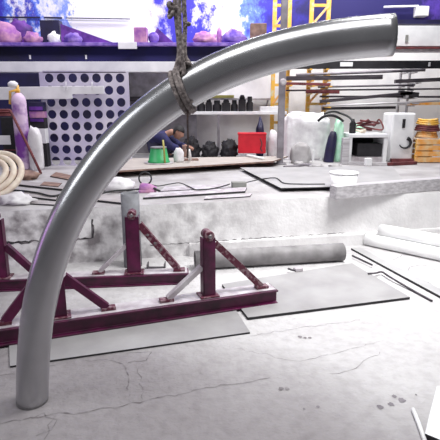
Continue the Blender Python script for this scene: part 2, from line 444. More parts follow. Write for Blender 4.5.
# sling
k0 = min(range(len(PIPE)), key=lambda i: (PIPE[i] - pipe_at(183)).length)
pc = PIPE[k0]; td = (PIPE[k0 + 1] - PIPE[k0 - 1]).normalized()
nu = (Vector((0, 0, 1)) - td * td.z).normalized(); nb = td.cross(nu)   # up-ish and sideways normals of the pipe there
if nb.y > 0: nb = -nb    # towards the camera
root = thing('lifting_sling', (pc.x, pc.y, pc.z + PR), 'grey knotted rope sling wrapped round the bent pipe, holding it up from above', 'rope')
def wrap(off0, off1, r, phase=0, R=PR + .012):
    pts = []
    for k in range(28):
        a = 2 * math.pi * k / 28
        pts.append(pc + td * (off0 + (off1 - off0) * (.5 - .5 * math.cos(a + phase))) + (nu * math.cos(a) + nb * math.sin(a)) * R)
    return pts
for i, (o0, o1, r) in enumerate([(.0, -.024, .009), (.022, -.004, .010), (.036, .006, .008)]):
    bm = NB(); tube(bm, wrap(o0, o1, r), r, 8, closed=True); obj('wrap_loop', bm, M['rope'], root)
Yc = pc.y - .01
knot_c = W(181, 63, Yc)
def rope_line(pxs, r, Y=Yc, name='rope_strand', m='rope', twist=.003):
    pts = catmull([W(x, y, Y + (i % 2) * twist) for i, (x, y) in enumerate(pxs)], 6)
    bm = NB(); tube(bm, pts, r, 8)
    return obj(name, bm, M[m], root)
rope_line([(174, -170), (174, -60), (175, 0), (176.5, 20), (178.5, 40), (179, 55), (176, 68), (173.5, 78), (180, 84)], .0095)
rope_line([(184, -170), (184, -60), (184, 0), (185, 22), (184.5, 42), (185, 56), (190, 66), (187, 76)], .0095, Yc - .012)
rope_line([(180, -170), (179.5, -60), (179.5, 0), (180, 30), (181.5, 50), (183, 62), (184, 70), (182, 82), (186, 95), (192, 103)], .008, Yc - .055)
rope_line([(179, 70), (184, 64), (190, 70), (190, 78), (184, 84)], .008, Yc - .03)
def knot(px, py, r, seed, Y=Yc):
    c = W(px, py, Y); rnd = random.Random(seed)
    pts = []
    for k in range(18):
        a = k * 2 * math.pi / 18
        pts.append(c + Vector(((math.cos(a) + 1.1 * math.cos(2 * a)) * r * .42, math.sin(3 * a) * r * .35, (math.sin(a) - 1.1 * math.sin(2 * a)) * r * .42)))
    bm = NB(); tube(bm, catmull(pts, 3, True), r * .26, 8, closed=True); return obj('knot', bm, M['rope'], root)
knot(173, 10, .034, 1); knot(186, 24, .018, 2, Yc - .015); knot(183, 65, .034, 3, Yc - .03); knot(174.5, 81, .02, 4, Yc - .05)
rope_line([(188, 104), (187.5, 120), (188, 140), (187.5, 158)], .0042, pc.y - .06, 'loose_tail', 'rope2')
bm = NB(); tube(bm, [W(168.5, 13, Yc), W(170, 9, Yc), W(173, 7, Yc)], .006, 6); obj('rope_end', bm, M['rope'], root)

# ================================================================ MAROON STANDS
def stand(pa_px, pb_px, z0, posts, wid, hh, label, group):
    A, B = P(*pa_px, z0), P(*pb_px, z0)
    d = (B - A); d.z = 0; d.normalize(); w = Vector((-d.y, d.x, 0))       # w points away from camera
    root = thing('pipe_stand', (A + B) / 2, label, 'stand', group)
    t = .012
    # channel on its side: two flanges and a web
    bm = NB()
    prof = [(0, 0), (wid, 0), (wid, hh), (0, hh), (0, hh - t), (.028, hh - t * 1.4), (.028, t * 1.4), (0, t)]
    extrude_profile(bm, prof, A, B)
    bmesh.ops.bevel(bm, geom=bm.edges[:], offset=.002, segments=1, affect='EDGES')
    bb = obj('base_beam', bm, M['maroon'], root)
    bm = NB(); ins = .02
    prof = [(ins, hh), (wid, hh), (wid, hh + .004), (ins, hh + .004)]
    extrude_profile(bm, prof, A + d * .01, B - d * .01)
    obj('lit_top', bm, M['bare'], root, label='pale strip painting the light on the beam top')  # pale strip added: light on the beam's top put into colour
    ztop = z0 + hh + .004
    for po in posts:
        px, pyb, pyt = po['px'], po['base'], po['top']
        c = P(px, pyb, ztop); s = (c - A).dot(d)
        c = A + d * s + w * wid * .5; c.z = ztop
        top = W(px, pyt, c.y).z
        hw = po.get('w', .10)
        Lh = top - ztop
        R = Matrix((d, w, Vector((0, 0, 1)))).transposed()
        bm = NB()
        th = .012; dp = .075
        box(bm, c + Vector((0, 0, Lh / 2)) - w * (dp / 2 - th / 2), (hw, th, Lh), rot=R, bev=.003)
        for sg in (-1, 1): box(bm, c + Vector((0, 0, Lh / 2)) + d * sg * (hw / 2 - th / 2), (th, dp, Lh - .004), rot=R, bev=.003)
        pst = obj('post', bm, M['maroon'], root)
        bm = NB(); box(bm, c + Vector((0, 0, .006)), (hw + .05, dp + .05, .012), rot=R, bev=.003); obj('post_foot', bm, M['maroon_worn'], pst)
        # round pin head on top with a bolt
        hd = c + Vector((0, 0, Lh + .018))
        bm = NB()
        lathe(bm, hd - w * .055, [(.030, 0), (.036, .004), (.036, .106), (.030, .11)], 20, axis=w)
        box(bm, hd - Vector((0, 0, .022)), (.052, .086, .035), rot=R, bev=.004)
        ph = obj('pin_head', bm, M['maroon_worn'], pst)
        bm = NB()
        lathe(bm, hd - w * .068, [(.013, 0), (.016, .003), (.016, .014)], 6, axis=w)
        obj('bolt', bm, M['bolt'], ph, label='bright bolt in the pin head')
        for sg, key in ((1, 'rb'), (-1, 'lb')):
            if key not in po: continue
            br = po[key]; fx, fy = br['foot']
            fpt = P(fx, fy, ztop); sf = (fpt - A).dot(d)
            foot = A + d * sf + w * wid * .5; foot.z = ztop + .02
            tp = c + d * sg * (hw / 2 + br.get('gap', .0)); tp.z = W(px + sg * 7, br['top'], c.y).z
            bm = NB()
            wd = br.get('w', .055)
            beam(bm, tp, foot, .05, wd * .25, .002, up=w.cross(foot - tp))
            dv = (foot - tp).normalized(); pr = dv.cross(w).normalized()
            # L-section: a face plate and a flange
            bm.free(); bm = NB()
            Rm = Matrix((dv, w, dv.cross(w))).transposed(); Ln = (foot - tp).length
            box(bm, (tp + foot) / 2 - w * .022, (Ln, .008, wd), rot=Rm, bev=.002)
            box(bm, (tp + foot) / 2 + pr * wd * .42 * (1 if pr.z > 0 else -1), (Ln, .05, .008), rot=Rm, bev=.002)
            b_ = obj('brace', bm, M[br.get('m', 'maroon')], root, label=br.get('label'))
            if br.get('holes'):
                for fr in (.22, .4, .55):
                    bm = NB(); q_ = tp.lerp(foot, fr) - w * .03
                    lathe(bm, q_, [(.011, 0), (.011, .006)], 10, axis=-w); obj('brace_bolt', bm, M['bolt'], b_, label='bright bolt')
            bm = NB(); fp = foot.copy(); fp.z = ztop + .011
            box(bm, fp + d * sg * .01, (.10, .06, .022), rot=R, bev=.003); obj('foot_block', bm, M['maroon_worn'], root)
    return root
PZ = .014
stand((-45, 354), (278, 304), PZ, [
    dict(px=209.5, base=297, top=237, w=.095, rb=dict(foot=(259, 287), top=243, w=.05, m='maroon_worn'), lb=dict(foot=(168, 301), top=266, w=.035, m='bare', label='brace coloured pale for the light on it')),  # left brace painted pale to show the light it catches
    dict(px=60, base=320, top=258, w=.095, rb=dict(foot=(107, 310), top=277, w=.05), lb=dict(foot=(5, 326), top=264, w=.062)),
], .165, .112, 'front maroon steel stand with long base beam, resting on the floor plate nearest the camera', 'maroon pipe stands')
stand((-45, 294), (189, 284.5), 0, [
    dict(px=134.5, base=272, top=216, w=.115, rb=dict(foot=(178, 272), top=224, w=.055, m='maroon_worn', holes=True), lb=dict(foot=(99, 276), top=245, w=.03, m='bare', label='brace coloured pale for the light on it')),  # pale left brace here too: brightness put into its colour
    dict(px=2.5, base=276, top=219, w=.125, rb=dict(foot=(38, 275), top=246, w=.055), lb=dict(foot=(-34, 280), top=247, w=.05)),
], .15, .098, 'rear maroon steel stand with two braced posts in front of the concrete ledge', 'maroon pipe stands')

# ================================================================ THINGS ON THE FLOOR
def floor_plate(poly, z0, z1, label, name='floor_plate', mats=None):
    bm = NB(); prism(bm, [P(x, y, z1) for x, y in poly], z0, z1, 0, 1)
    return tag(obj(name, bm, mats or [M['plate'], M['plate_edge']]), label, 'steel plate')
floor_plate([(10, 366), (250, 332), (236, 310), (9, 343)], .001, .013, 'long grey steel plate on the floor beside the foot of the bent pipe')
floor_plate([(248, 317.5), (410, 297), (352, 263), (222, 284)], .001, .022, 'wide pale steel plate on the floor right of the maroon stands')
bm = NB()
a, b = P(196, 272, .08), P(350, 262, .08)
a = P(196, 271.5, 0); b = P(345, 262.5, 0); rr = .088
off = Vector((0, .0, rr))
ln = (b - a).normalized(); perp = Vector((-ln.y, ln.x, 0))
c0, c1 = a + perp * rr * .8 + off, b + perp * rr * .8 + off
pts = [c0.lerp(c1, i / 6) for i in range(7)]
o1 = tube(bm, pts, rr, 28, cap=False); o2 = tube(bm, pts, rr - .01, 28, cap=False)
for k in range(28):
    for A_, B_ in ((o1[0], o2[0]), (o1[-1], o2[-1])): bm.faces.new((A_[k], A_[(k + 1) % 28], B_[(k + 1) % 28], B_[k]))
bmesh.ops.recalc_face_normals(bm, faces=bm.faces[:])
tag(obj('steel_pipe', bm, M['darkpipe']), 'straight grey steel pipe lying on the floor along the concrete ledge', 'pipe')
# channel offcut by the ledge, left of the pipe
bm = NB(); c = P(156, 270, 0); 
for dz, sz in ((.004, (.16, .10, .008)),): box(bm, c + Vector((0, .03, dz)), sz, bev=.002)
box(bm, c + Vector((-.08, .03, .03)), (.008, .10, .06), bev=.002); box(bm, c + Vector((.08, .03, .03)), (.008, .10, .06), bev=.002)
tag(obj('channel_offcut', bm, M['barsteel']), 'short dark steel channel offcut on the floor behind the rear stand', 'steel offcut')
# small block on the plate
root = thing('clamp_block', P(298, 271, .022), 'small steel clamp block lying on the pale plate beside the straight pipe', 'clamp')
c = P(298, 271, .022)
bm = NB(); box(bm, c + Vector((0, 0, .016)), (.075, .05, .03), rz=.35, bev=.003); obj('block', bm, M['bare'], root)
bm = NB(); tube(bm, [c + Vector((-.02, -.03, .012)), c + Vector((-.06, -.0, .012)), c + Vector((-.085, .03, .012))], .010, 8); obj('clamp_arm', bm, M['barsteel'], root)
# flat bar and bent hook on the right
bm = NB()
A0, A1 = P(351, 250, 0), P(450, 304, 0); dd = (A1 - A0).normalized(); pp = Vector((-dd.y, dd.x, 0)) * .105
prism(bm, [A0, A1, A1 + pp, A0 + pp], .001, .022, 0, 1)
tag(obj('flat_bar', bm, [M['barplate'], M['plate_edge']]), 'long pale flat steel bar on the floor running to the right edge', 'steel bar')
bm = NB()
A0, A1 = P(352, 258.5, 0), P(372, 268, 0)
beam(bm, A0 + Vector((0, 0, .03)), A1 + Vector((0, 0, .03)), .012, .016)
tag(obj('short_rod', bm, M['barsteel']), 'short thin dark rod lying at the left edge of the flat bar', 'rod')
bm = NB()
tube(bm, catmull([P(368, 273.5, .031), P(376, 273, .031), P(382, 272, .031), P(390, 277, .03), P(412, 290, .012), P(432, 301, .01)], 5), .009, 8)
tag(obj('bent_rod', bm, M['barsteel']), 'dark bent rod with a hooked end in front of the flat bar', 'rod')
bm = NB(); tube(bm, [P(419, 279, .008), P(428, 283, .008), P(433, 286, .008)], .007, 8)
tag(obj('rod_offcut', bm, M['barsteel']), 'tiny dark rod offcut on the floor below the white plastic pipes', 'rod')

# three white plastic pipes in a bundle
wl = [((362, 245), (452, 266), .052, 'front white plastic pipe of the three at the right, lowest on the floor', 0), ((368, 237), (452, 251), .052, 'middle white plastic pipe of the three at the right', 0), ((375, 231), (452, 240), .045, 'rear white plastic pipe of the three, topmost against the ledge', 1)]
p1a, p1b = P(363, 246, 0), P(455, 266, 0)
dv = (p1b - p1a).normalized(); pv = Vector((-dv.y, dv.x, 0)); rr = .066
for i, lab in enumerate(['front white plastic pipe of the three at the right edge, lying on the floor', 'rear white plastic pipe of the three at the right edge, nearest the ledge', 'upper white plastic pipe lying in the groove between the two below it']):
    off = pv * rr * (1 + 2.05 * i) + Vector((0, 0, rr)) if i < 2 else pv * rr * 2.03 + Vector((0, 0, rr * 2.72))
    bm = NB(); st = (.0, .38, .12)[i]
    a, b = p1a + dv * st + off, p1b + off
    pts = [a.lerp(b, k / 5) + Vector((0, 0, -.0)) for k in range(6)]
    o1 = tube(bm, pts, rr, 24, cap=False); o2 = tube(bm, pts, rr - .006, 24, cap=False)
    for k in range(24):
        for A_, B_ in ((o1[0], o2[0]), (o1[-1], o2[-1])): bm.faces.new((A_[k], A_[(k + 1) % 24], B_[(k + 1) % 24], B_[k]))
    bmesh.ops.recalc_face_normals(bm, faces=bm.faces[:])
    tag(obj('plastic_pipe', bm, M['pvc']), lab, 'pipe', 'white plastic pipes')

# lower right corner: white rod and pale sheet
bm = NB(); tube(bm, [P(413, 409, .012), P(419, 424, .012), P(426, 444, .012)], .0105, 10)
tag(obj('white_rod', bm, M['pvc']), 'thin white rod on the floor in the lower right corner', 'rod')
bm = NB(); prism(bm, [P(437, 386, .03), P(470, 384, .03), P(470, 452, .03), P(425, 433.5, .03), P(429, 416, .03)], .001, .03, 0, 1)
tag(obj('pale_sheet', bm, [M['white'], M['plate_edge']]), 'pale sheet with a dark edge at the lower right corner of the floor', 'sheet')

# grey upright tube in front of the ledge
c = Vector((W(131.5, 230, 4.28).x, 4.28, 0)); rt = .085
zt_ = W(131.5, 193, 4.28).z
bm = NB(); pts = [c, c + Vector((0, 0, zt_ * .5)), c + Vector((0, 0, zt_))]
o1 = tube(bm, pts, rt, 28, cap=False); o2 = tube(bm, pts, rt - .008, 28, cap=False)
for k in range(28):
    for A_, B_ in ((o1[0], o2[0]), (o1[-1], o2[-1])): bm.faces.new((A_[k], A_[(k + 1) % 28], B_[(k + 1) % 28], B_[k]))
bmesh.ops.recalc_face_normals(bm, faces=bm.faces[:])
tag(obj('upright_tube', bm, M['greytube']), 'short grey steel tube standing upright behind the rear stand, against the ledge', 'tube')

# ================================================================ ON THE RAISED SLAB
HS = H + .001  # slab and back-wall depths, some heap sizes: scaled up about the camera, then baked
# beam and tub on the right front edge
bm = NB(); a, b = P(336, 199.5, HS), P(460, 188.5, HS)
hgt = .135
dv = (b - a).normalized(); pv = Vector((-dv.y, dv.x, 0))
extrude_profile(bm, [(0, 0), (.12, 0), (.12, hgt), (0, hgt)], a, b)
bmesh.ops.bevel(bm, geom=bm.edges[:], offset=.004, segments=1, affect='EDGES')
tag(obj('box_beam', bm, M['barlight']), 'long grey square steel tube lying on the front edge of the raised slab', 'steel beam')
c = Vector((W(343, 190, 5.17).x, 5.17, HS))
root = thing('white_tub', c, 'round white plastic tub on the slab behind the end of the grey square tube', 'tub')
bm = NB(); lathe(bm, c, [(.125, 0), (.13, .006), (.155, .225), (.148, .225), (.125, .014)], 28); obj('tub_body', bm, M['pvc'], root)
bm = NB(); tube(bm, [c + Vector((.156 * math.cos(k * math.pi / 16), .156 * math.sin(k * math.pi / 16), .225)) for k in range(32)], .007, 8, closed=True); obj('rim', bm, M['pvc'], root)
# big plate on packers
bm = NB(); zz = HS + .045
prism(bm, [P(240, 167.5, zz), P(392, 166, zz), P(408, 184.8, zz), P(281, 188, zz)], zz - .012, zz, 0, 1)
M['sheet'] = mat('pale_sheet_steel', (.41, .40, .405), .65, .1, col2=(.34, .33, .335), scale=3)
root = tag(obj('steel_sheet', bm, [M['sheet'], M['plate_edge']]), 'wide pale steel sheet on packers on the slab, right of the red box', 'steel plate')
for x, y in ((253, 174), (279, 184), (370, 182), (360, 172)):
    q_ = P(x, y, zz - .012); bm = NB(); box(bm, (q_.x + .08, q_.y + .05, HS + .0165), (.06, .06, .033)); obj('packer', bm, M['black'], root, label='dark packer under the sheet')
# small box, planks and scrap
c = P(239, 188.5, HS); bm = NB(); box(bm, c + Vector((0, .05, .037)), (.17, .09, .072), rz=.14, bev=.006)
tag(obj('small_box', bm, M['greybox']), 'small grey-green box on the slab in front of the work plate', 'box')
def flat(pts, z0, z1, label, m='greywood', name='plank', edge='plate_edge', cat='plank', group=None):
    bm = NB(); prism(bm, [P(x, y, z1) for x, y in pts], z0, z1, 0, 1)
    return tag(obj(name, bm, [M[m], M[edge]]), label, cat, group)
flat([(143, 197.5), (245, 191), (247, 187), (150, 192.5)], HS, HS + .02, 'long pale plank on the slab just right of the grey upright tube', 'bare')
flat([(160, 191), (228, 187.5), (228, 184), (165, 186.5)], HS, HS + .02, 'thin pale plank on the slab left of the small grey-green box', 'bare')
flat([(204, 199), (250, 196), (252, 193.5), (206, 196)], HS, HS + .01, 'short pale strip on the front edge of the slab below the small box', 'bare', 'steel_strip', cat='steel strip')
flat([(70, 197), (126, 203), (128, 197), (80, 192)], HS, HS + .02, 'grey plank on the slab directly behind the bent pipe, by the grey tube')
flat([(8, 194), (56, 199.5), (58, 195), (14, 189)], HS, HS + .018, 'grey plank on the left of the slab in front of the cream hose coil')
flat([(26, 203), (62, 205), (64, 202), (30, 199.5)], HS, HS + .012, 'short grey plank at the front edge of the slab, left of the bent pipe')
flat([(16, 184), (72, 190), (74, 187), (22, 180.5)], HS, HS + .022, 'weathered grey plank lying behind two others on the left of the slab')
flat([(50, 176), (72, 180), (76, 176), (56, 172)], HS, HS + .012, 'rusty brown sheet on the slab below the perforated plate', 'brown', 'rusty_sheet', cat='sheet')
flat([(40, 185), (58, 186.5), (62, 183), (44, 181.5)], HS + .023, HS + .03, 'small rusty offcut lying on a plank on the left of the slab', 'brown', 'rusty_offcut', cat='offcut')
for i, (pts, r, m, lab) in enumerate([
    ([(8, 190), (24, 191), (38, 193), (52, 196), (62, 194)], .011, 'rubber', 'black cable lying across the planks on the left of the slab'),
    ([(100, 194), (112, 191), (128, 190), (140, 189)], .010, 'rubber', 'black cable running behind the bent pipe to the small tool'),
    ([(150, 184), (158, 186), (170, 184), (180, 183), (190, 187), (198, 190), (215, 188), (230, 184)], .0065, 'rubber', 'thin black cable curling over the slab from the small tool to the small box'),
    ([(244, 183), (262, 179), (276, 178), (284, 183), (300, 184), (325, 184)], .0065, 'rubber', 'thin black cable lying over the wide pale steel sheet')]):
    bm = NB(); zc_ = HS + (.032 if i < 3 else .055)
    tube(bm, catmull([P(x, y, zc_ if i != 2 else HS + .03) for x, y in pts], 6), r, 8)
    tag(obj('cable', bm, M[m]), lab, 'cable')
bm = NB(); lump(bm, P(117, 190, HS), (0.412, 0.343, 0.149), 3, .3)
tag(obj('white_cloth', bm, M['sack']), 'crumpled white cloth on the slab behind the bent pipe', 'cloth')
# small power tool with ring handle
c = P(147, 192, HS)
root = thing('power_tool', c, 'small brownish power tool with a ring handle on the slab above the grey tube', 'tool')
bm = NB(); lathe(bm, c + Vector((-.08, 0, .055)), [(.035, 0), (.055, .02), (.055, .12), (.04, .16), (.03, .19)], 18, axis=(1, 0, -.15)); box(bm, c + Vector((0, 0, .015)), (.17, .12, .03), bev=.006); obj('tool_body', bm, M['pink'], root)
bm = NB(); cc = c + Vector((-.02, .02, .15)); tube(bm, [cc + Vector((.07 * math.cos(a * math.pi / 10), .01, .07 * math.sin(a * math.pi / 10))) for a in range(20)], .009, 8, closed=True); obj('ring_handle', bm, M['rubber'], root)
bm = NB(); tube(bm, [c + Vector((.08, -.03, .05)), c + Vector((.12, -.04, .03)), c + Vector((.15, -.02, .012))], .014, 8); obj('nozzle', bm, M['rubber'], root)

# work plate on packers
ZP = HS + .10
bm = NB(); prism(bm, [P(96, 172, ZP), P(273, 161, ZP), P(288, 156, ZP), P(116, 158.5, ZP)], ZP - .022, ZP, 0, 1)
wp = tag(obj('work_plate', bm, [M['wood'], M['brown']]), 'broad pale work board raised low above the slab under the crouching worker', 'work board')
for x, y in ((118, 168.5), (165, 165), (215, 162), (258, 159), (124, 161), (240, 157.5)):
    q_ = P(x, y, ZP - .022); bm = NB(); box(bm, (q_.x, q_.y + .06, HS + .039), (.10, .10, .078), bev=.004); obj('support_block', bm, M['redbrown'], wp, label='red-brown support block')
# green bucket upside down
c = P(159, 163, ZP)
root = thing('green_bucket', c, 'green bucket turned upside down on a pale disc in front of the worker', 'bucket')
bm = NB(); lathe(bm, c, [(.165, .012), (.168, .02), (.165, .03), (.155, .035), (.118, .22), (.11, .225)], 28); obj('bucket_body', bm, M['green'], root)
bm = NB(); lathe(bm, c, [(.21, 0), (.22, .004), (.22, .012), (.2, .0125)], 28); obj('base_disc', bm, M['bare'], root, label='pale round base disc')
bm = NB(); lathe(bm, c + Vector((0, 0, .2255)), [(.122, 0), (.122, .018), (.10, .02)], 28); obj('bucket_base', bm, M['greytube'], root, label='grey bottom of the upturned bucket')
bm = NB(); tube(bm, [P(165, 164, ZP), W(164, 150, c.y - .18), W(163, 140, c.y - .14)], .014, 10)
tag(obj('yellow_stick', bm, M['olive']), 'short yellow-green stick leaning on the green bucket', 'stick')
# white paper bag with brown torch in front of worker
c = P(179, 162, ZP); bm = NB(); lump(bm, c, (0.160, 0.137, 0.218), 9, .25)
tag(obj('white_bag', bm, M['sack']), 'small white paper bag on the work board right of the green bucket', 'bag')
c = P(190, 160.5, ZP); bm = NB(); box(bm, c + Vector((0, 0, .016)), (.26, .10, .03), rz=.2, bev=.004)
tag(obj('wood_block', bm, M['brown']), 'flat brown wood block on the work board below the rope tail', 'block')
bm = NB(); tube(bm, [P(190, 159, ZP + .04), W(189, 150, 7.04)], [.03, .02], 10)
tag(obj('white_tube', bm, M['pvc']), 'short white tube standing on the flat brown wood block', 'tube')
c = P(184, 157, ZP); bm = NB(); lathe(bm, c, [(.05, 0), (.06, .02), (.05, .12), (.03, .16), (.028, .2)], 16)
tag(obj('brown_bottle', bm, M['brown']), 'brown bottle on the work board close behind the white paper bag', 'bottle')
# red box with handle
a = P(238.5, 154, ZP); b = P(265.5, 153, ZP)
wx = b.x - a.x; c = (a + b) / 2; hx = W(252, 133.5, c.y).z - ZP
root = thing('red_crate', c + Vector((0, .14, 0)), 'bright red plastic box at the back of the work board', 'box')
bm = NB(); box(bm, c + Vector((0, .14, hx / 2)), (wx, .28, hx), bev=.012, rz=-.04)
obj('box_body', bm, M['red'], root)
bm = NB(); box(bm, c + Vector((0, .14, hx - .008)), (wx + .02, .30, .028), bev=.006, rz=-.04); obj('box_rim', bm, M['red'], root)
bm = NB(); tube(bm, catmull([c + Vector((wx * .28, -.012, hx * .75)), c + Vector((wx * .34, -.03, hx * .5)), c + Vector((wx * .30, -.03, hx * .25)), c + Vector((wx * .36, -.012, hx * .12))], 5), .012, 8); obj('strap', bm, M['redbrown'], root, label='dark red strap')
c = P(256, 156.5, ZP); bm = NB(); tube(bm, catmull([P(247, 155.5, ZP + .02), P(252, 156, ZP + .03), P(258, 157.5, ZP + .025), P(264, 158.5, ZP + .02)], 5), [.008] + [.02] * 14 + [.01], 8)
tag(obj('white_handle_tool', bm, M['pvc']), 'white handled tool lying in front of the bright red box', 'tool')

# crouching worker behind the work plate
WYp = 8.38
def wp_(px, py, dy=0): return W(px, py, WYp + dy)
def skin_mesh(name, verts, edges, radii, m, parent, sub=2):
    me = bpy.data.meshes.new(name + '_skel'); me.from_pydata([Vector(v) for v in verts], edges, [])
    o = bpy.data.objects.new(name + '_skel', me); COL.objects.link(o)
    md = o.modifiers.new('s', 'SKIN'); md.use_smooth_shade = True
    for i, r in enumerate(radii):
        sv = me.skin_vertices[0].data[i]; rr_ = r if isinstance(r, tuple) else (r, r); sv.radius = rr_; sv.use_root = (i == 0)
    sd = o.modifiers.new('d', 'SUBSURF'); sd.levels = sub; sd.render_levels = sub
    dg = bpy.context.evaluated_depsgraph_get(); dg.update()
    ev = o.evaluated_get(dg); bm = bmesh.new(); bm.from_mesh(ev.to_mesh()); ev.to_mesh_clear()
    bpy.data.objects.remove(o)
    for f in bm.faces: f.smooth = True
    return bm
foot_z = HS
root = thing('person', (wp_(158, 160).x, WYp, HS), 'crouching person in a dark blue jacket bending over the work board behind the green bucket', 'person')
pel = wp_(152, 149); ch = wp_(161, 136.5, -.03); nk = wp_(169.5, 132.5, -.05); hd0 = wp_(174.5, 131.5, -.06); 
hc = wp_(178.5, 132.5, -.06)
shN, shF = ch + Vector((.03, -.17, .0)), ch + Vector((.05, .17, .0))
elN, elF = wp_(170, 146, -.22), wp_(178, 145, .10)
haN, haF = wp_(181, 149.5, -.18), wp_(187, 146.5, -.04)
hpN, hpF = pel + Vector((.02, -.09, 0)), pel + Vector((.02, .09, 0))
knN, knF = Vector((wp_(171, 142).x, WYp - .10, wp_(0, 146).z)), Vector((wp_(174, 143).x, WYp + .14, wp_(0, 146).z))
anN, anF = Vector((wp_(160, 0).x, WYp - .06, HS + .07)), Vector((wp_(163, 0).x, WYp + .16, HS + .07))
toN, toF = anN + Vector((.17, -.02, -.04)), anF + Vector((.17, .02, -.04))
V = [pel, (pel + ch) / 2 + Vector((-.03, 0, .05)), ch, nk, hd0, shN, elN, haN, shF, elF, haF, hpN, knN, anN, toN, hpF, knF, anF, toF]
E = [(0, 1), (1, 2), (2, 3), (3, 4), (2, 5), (5, 6), (6, 7), (2, 8), (8, 9), (9, 10), (0, 11), (11, 12), (12, 13), (13, 14), (0, 15), (15, 16), (16, 17), (17, 18)]
KB = 1.12
Rr = [r_ * KB for r_ in [.09, .085, .085, .05, .06, .045, .042, .030, .045, .042, .030, .09, .058, .04, .032, .09, .058, .04, .032]]
bm = skin_mesh('person_body', V, E, Rr, M['skin'], root)
# head: egg with brow, nose, chin and ears, looking down to the right
hdir = Vector((.80, -.35, -.45)).normalized(); hup = (Vector((.25, 0, 1)) - hdir * Vector((.25, 0, 1)).dot(hdir)).normalized(); hsd = hdir.cross(hup)
g = bmesh.ops.create_icosphere(bm, subdivisions=4, radius=1.0)
for v in g['verts']:
    q_ = v.co.copy(); f_, u_, s_ = q_.x, q_.z, q_.y
    fx = f_ * .098; uu = u_ * .118; ss = s_ * .078
    if u_ < 0: ss *= 1 + .28 * u_; fx *= 1 + .05 * u_
    if f_ > 0:
        nz = math.exp(-((s_ / .17) ** 2) - ((u_ + .12) / .22) ** 2); fx += .026 * nz                       # nose
        for e_ in (-.36, .36): fx -= .012 * math.exp(-((s_ - e_) / .16) ** 2 - ((u_ - .06) / .12) ** 2)      # eye sockets
        fx -= .006 * math.exp(-(s_ / .3) ** 2 - ((u_ + .5) / .06) ** 2)                                      # mouth
        fx += .010 * math.exp(-(s_ / .3) ** 2 - ((u_ + .82) / .16) ** 2)
    ss += math.copysign(.016, s_) * math.exp(-((abs(s_) - .95) / .12) ** 2 - ((u_ + .05) / .22) ** 2 - ((f_ + .08) / .16) ** 2)
    v.co = hc + hdir * fx + hup * uu + hsd * ss
for f in bm.faces: f.smooth = True
# hands: palm and five bent fingers each, rooted in the wrist
for ha, el, sg in ((haN, elN, 1), (haF, elF, -1)):
    fd = (ha - el).normalized(); sd = fd.cross(Vector((0, 0, 1))).normalized(); dn = sd.cross(fd) * -1
    if dn.z > 0: dn = -dn
    pl_ = ha + fd * .05
    tube(bm, [ha, ha + fd * .03, ha + fd * .075, ha + fd * .09], [.028, .036, .038, .03], 10, flat=.6)
    for j, ll in enumerate((.062, .072, .068, .052)):
        o_ = ha + fd * .08 + sd * (j - 1.5) * .019
        tube(bm, [o_, o_ + fd * ll * .5 + dn * .008, o_ + fd * ll * .75 + dn * ll * .4, o_ + fd * ll * .7 + dn * ll * .8], [.0095, .009, .0085, .006], 8)
    o_ = ha + fd * .03 - sd * .034
    tube(bm, [o_, o_ - sd * .018 + fd * .03 + dn * .015, o_ - sd * .012 + fd * .055 + dn * .035], [.012, .010, .007], 8)
pb = obj('person_body', bm, M['skin'], root)
# jacket, trousers, shoes, hair
Vj = [pel + Vector((0, 0, .02)), (pel + ch) / 2 + Vector((-.03, 0, .05)), ch, ch.lerp(nk, .8), shN, elN, elN.lerp(haN, .85), shF, elF, elF.lerp(haF, .85)]
bm = skin_mesh('jacket', Vj, [(0, 1), (1, 2), (2, 3), (2, 4), (4, 5), (5, 6), (2, 7), (7, 8), (8, 9)], [.168, .178, .175, .10, .112, .072, .056, .112, .072, .056], M['bluecloth'], root)
obj('jacket', bm, M['bluecloth'], root)
Vt = [pel, pel.lerp(ch, .35), hpN, knN, anN + Vector((0, 0, .04)), hpF, knF, anF + Vector((0, 0, .04))]
bm = skin_mesh('trousers', Vt, [(0, 1), (0, 2), (2, 3), (3, 4), (0, 5), (5, 6), (6, 7)], [.158, .15, .118, .086, .068, .118, .086, .068], M['darkcloth'], root)
obj('trousers', bm, M['darkcloth'], root)
for an, to in ((anN, toN), (anF, toF)):
    bm = NB(); dv_ = (to - an); dv_.z = 0; dv_.normalize()
    b0 = Vector((an.x, an.y, HS + .045)) - dv_ * .06
    tube(bm, [b0, b0 + dv_ * .05, b0 + dv_ * .15, b0 + dv_ * .25, b0 + dv_ * .28 + Vector((0, 0, -.01))], [.036, .044, .044, .04, .022], 12, flat=1.0)
    for v in bm.verts: v.co.z = max(v.co.z, HS)
    obj('shoe', bm, M['black'], root)
bm = NB(); g = bmesh.ops.create_icosphere(bm, subdivisions=4, radius=1.0)
for v in list(bm.verts):
    q_ = v.co
    if q_.z < .30 and q_.x > -.1 or q_.z < -.45: bm.verts.remove(v); continue
    k = 1.05 + .05 * noise.noise(q_ * 6)
    v.co = hc + hdir * (q_.x * .1 * k) + hup * (q_.z * .122 * k) + hsd * (q_.y * .083 * k)
for f in bm.faces: f.smooth = True
gx = bmesh.ops.solidify(bm, geom=bm.faces[:], thickness=.012)
obj('hair', bm, M['hair'], root)

